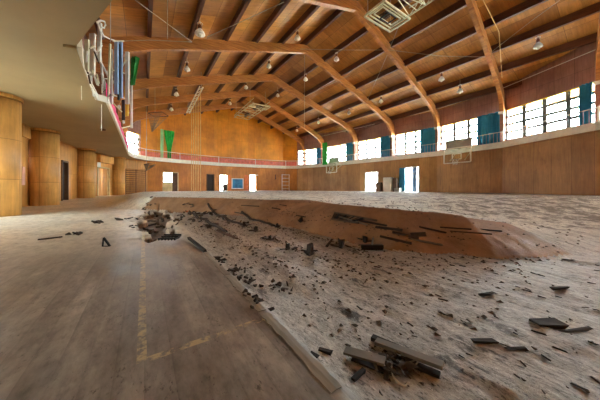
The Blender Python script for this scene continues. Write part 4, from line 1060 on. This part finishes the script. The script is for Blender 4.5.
free_board((352, 360), (384, 375), .035, .02, 'dark', 'dark strip standing in for the shadow beneath the thin lifted board', .0, .0)  # shadow under the thin board, made as a dark strip
mb = MB()
for k_ in range(34):
    u = random.uniform(374, 412); v = random.uniform(358, 378); p = fpx(u, v); chunk(mb, p + Vector((0, 0, random.uniform(.0, .03))), random.uniform(.02, .09), .01, .008, random.uniform(0, 3), random.uniform(-.5, .5), .4)
solo(mb, 'straw_tangle', M['wood_mid'], fpx(392, 372), 'tangle of straw and thin splinters between the two lifted boards', 'debris')
for c, r, lab in (((397, 385), (10, 9), 'larger'),):
    pts = [fpx(392 + 0, 366), fpx(391, 374), fpx(393, 382), fpx(399, 389), fpx(405, 390), fpx(408, 386)]
    pts = [q + Vector((0, 0, .012)) for q in pts]
    solo(MB().tube(pts, .0045, 6), 'bent_wire', M['wire'], pts[0], 'bent grey wire loop in front of the lifted boards', 'wire')
pts = [fpx(402, 372), fpx(412, 366), fpx(424, 362), fpx(416, 371)]
solo(MB().tube([q + Vector((0, 0, .02)) for q in pts], .004, 6), 'bent_wire', M['wire'], pts[0], 'thin wire curling over the debris between the lifted boards', 'wire')
# single boards on the right
piece('broken_board', 547, 326, .17, .08, .03, .9, 'dark', 'dark rectangular block of wood lying on the grey floor toward the lower right corner', 'board')
piece('broken_board', 572, 333, .3, .025, .012, 1.15, 'wood_dark', 'long dark splinter right of the rectangular block', 'board')
piece('broken_board', 487, 295, .16, .02, .015, 1.2, 'dark', 'thin black strip on the right floor above the block', 'board')
piece('broken_board', 485, 343, .13, .02, .015, 1.0, 'wood_dark', 'dark scrap right of the long lifted board', 'board')
piece('broken_board', 516, 351, .12, .015, .012, .9, 'wood_dark', 'thin dark scrap lying below and left of the rectangular block', 'board')
piece('broken_board', 325, 352, .07, .03, .012, .6, 'dark', 'small black triangular scrap beside the near edge board', 'board')
piece('broken_board', 314, 356, .05, .02, .01, .3, 'dark', 'small black scrap left of the triangular scrap', 'board')
piece('broken_board', 560, 290, .18, .02, .02, 1.1, 'wood_dark', 'dark splinter on the right floor near the picture edge', 'board')
# scattered splinters
random.seed(21)
kinds = []
for k_ in range(4):
    mb = chunk(MB(), (0, 0, .01), (.03, .05, .07, .1)[k_], (.022, .018, .016, .012)[k_], .01, 0, 0, .35); kinds.append(mb)
first = {}
cnt = 0
while cnt < 150:
    u = random.uniform(230, 600); v = 258 + 140 * random.random() ** 1.6
    p = fpx(u, v)
    if p.x < .85 or floor_full(p.x, p.y)[1] > .2: continue
    if p.x < 1.0 and random.random() < .5: continue
    k_ = random.choice((0, 0, 1, 1, 2, 3))
    if k_ not in first:
        o = kinds[k_].build('wood_splinter', M['wood_dark'] if k_ % 2 else M['wood_mid'], None, False, (0, 0, 0)); first[k_] = o
    else: o = first[k_].copy(); C.objects.link(o)
    o.location = p; o.rotation_euler = (random.uniform(-.1, .1), random.uniform(-.1, .1), random.uniform(-1.2, .6)); s_ = random.uniform(.5, 1.1) * min(1.1, .25 + p.length * .13); o.scale = (s_, s_, s_)
    tag(o, 'small dark wood splinter scattered on the sunken right floor', 'splinter', 'splinters scattered on the sunken floor'); cnt += 1
# crumbs, uncountable
mb = MB()
for k_ in range(2600):
    if k_ < 1300: x = random.uniform(.9, 7); y = random.uniform(.6, 6) - .0
    else: rx = random.choice(ROWS); x = rx + random.gauss(0, .07); y = random.uniform(1.5, 9)
    zz, b_, up_, ho = floor_full(x, y)
    if up_ > .5 and random.random() < .7: continue
    s_ = random.uniform(.006, .022); p = Vector((x, y, zz)); a_ = random.uniform(0, 6.28)
    q = [p + Vector((math.cos(a_ + j * 2.1) * s_ * random.uniform(.6, 1.8), math.sin(a_ + j * 2.1) * s_ * random.uniform(.6, 2.2), 0)) for j in range(3)]
    top = p + Vector((0, 0, s_ * .9)); i0 = len(mb.v); mb.v += q + [top]
    for f in ((0, 1, 3), (1, 2, 3), (2, 0, 3)): mb.f.append(tuple(i0 + j for j in f)); mb.uv.append([(0, 0)] * 3)
solo(mb, 'debris_crumbs', M['wood_mid'], (0, 0, 0), 'countless dark crumbs of rotten wood over the sunken floor', 'debris', kind='stuff')
# ------------------------------------------------------------------ outside ground
mb = MB(); mb.quad([(-60, -60, -.45), (90, -60, -.45), (90, 90, -.45), (-60, 90, -.45)]); st(mb.build('ground', M['stone']))
# ------------------------------------------------------------------ daylight
w = bpy.data.worlds.new('World'); bpy.context.scene.world = w; w.use_nodes = True
bg = w.node_tree.nodes['Background']; bg.inputs[0].default_value = (.86, .94, 1.0, 1); bg.inputs[1].default_value = 9.0
# ------------------------------------------------------------------ camera
cd = bpy.data.cameras.new('Camera'); cd.lens = 14.0; cd.sensor_width = 36.0; cd.shift_y = -.02; cd.clip_start = .05; cd.clip_end = 300
co = bpy.data.objects.new('Camera', cd); C.objects.link(co)
co.location = (0, 0, EYE); co.rotation_euler = (math.pi / 2, 0, -math.atan2(SN, CS)); bpy.context.scene.camera = co
for o in bpy.data.objects:
    if '_o' in o.keys(): del o['_o']
s = bpy.context.scene
s.view_settings.view_transform = 'Standard'; s.view_settings.look = 'None'; s.view_settings.gamma = 1; s.view_settings.exposure = 2.85
s.cycles.use_denoising = True; s.cycles.diffuse_bounces = 7; s.cycles.max_bounces = 12; s.cycles.transparent_max_bounces = 12
s.cycles.sample_clamp_indirect = 8
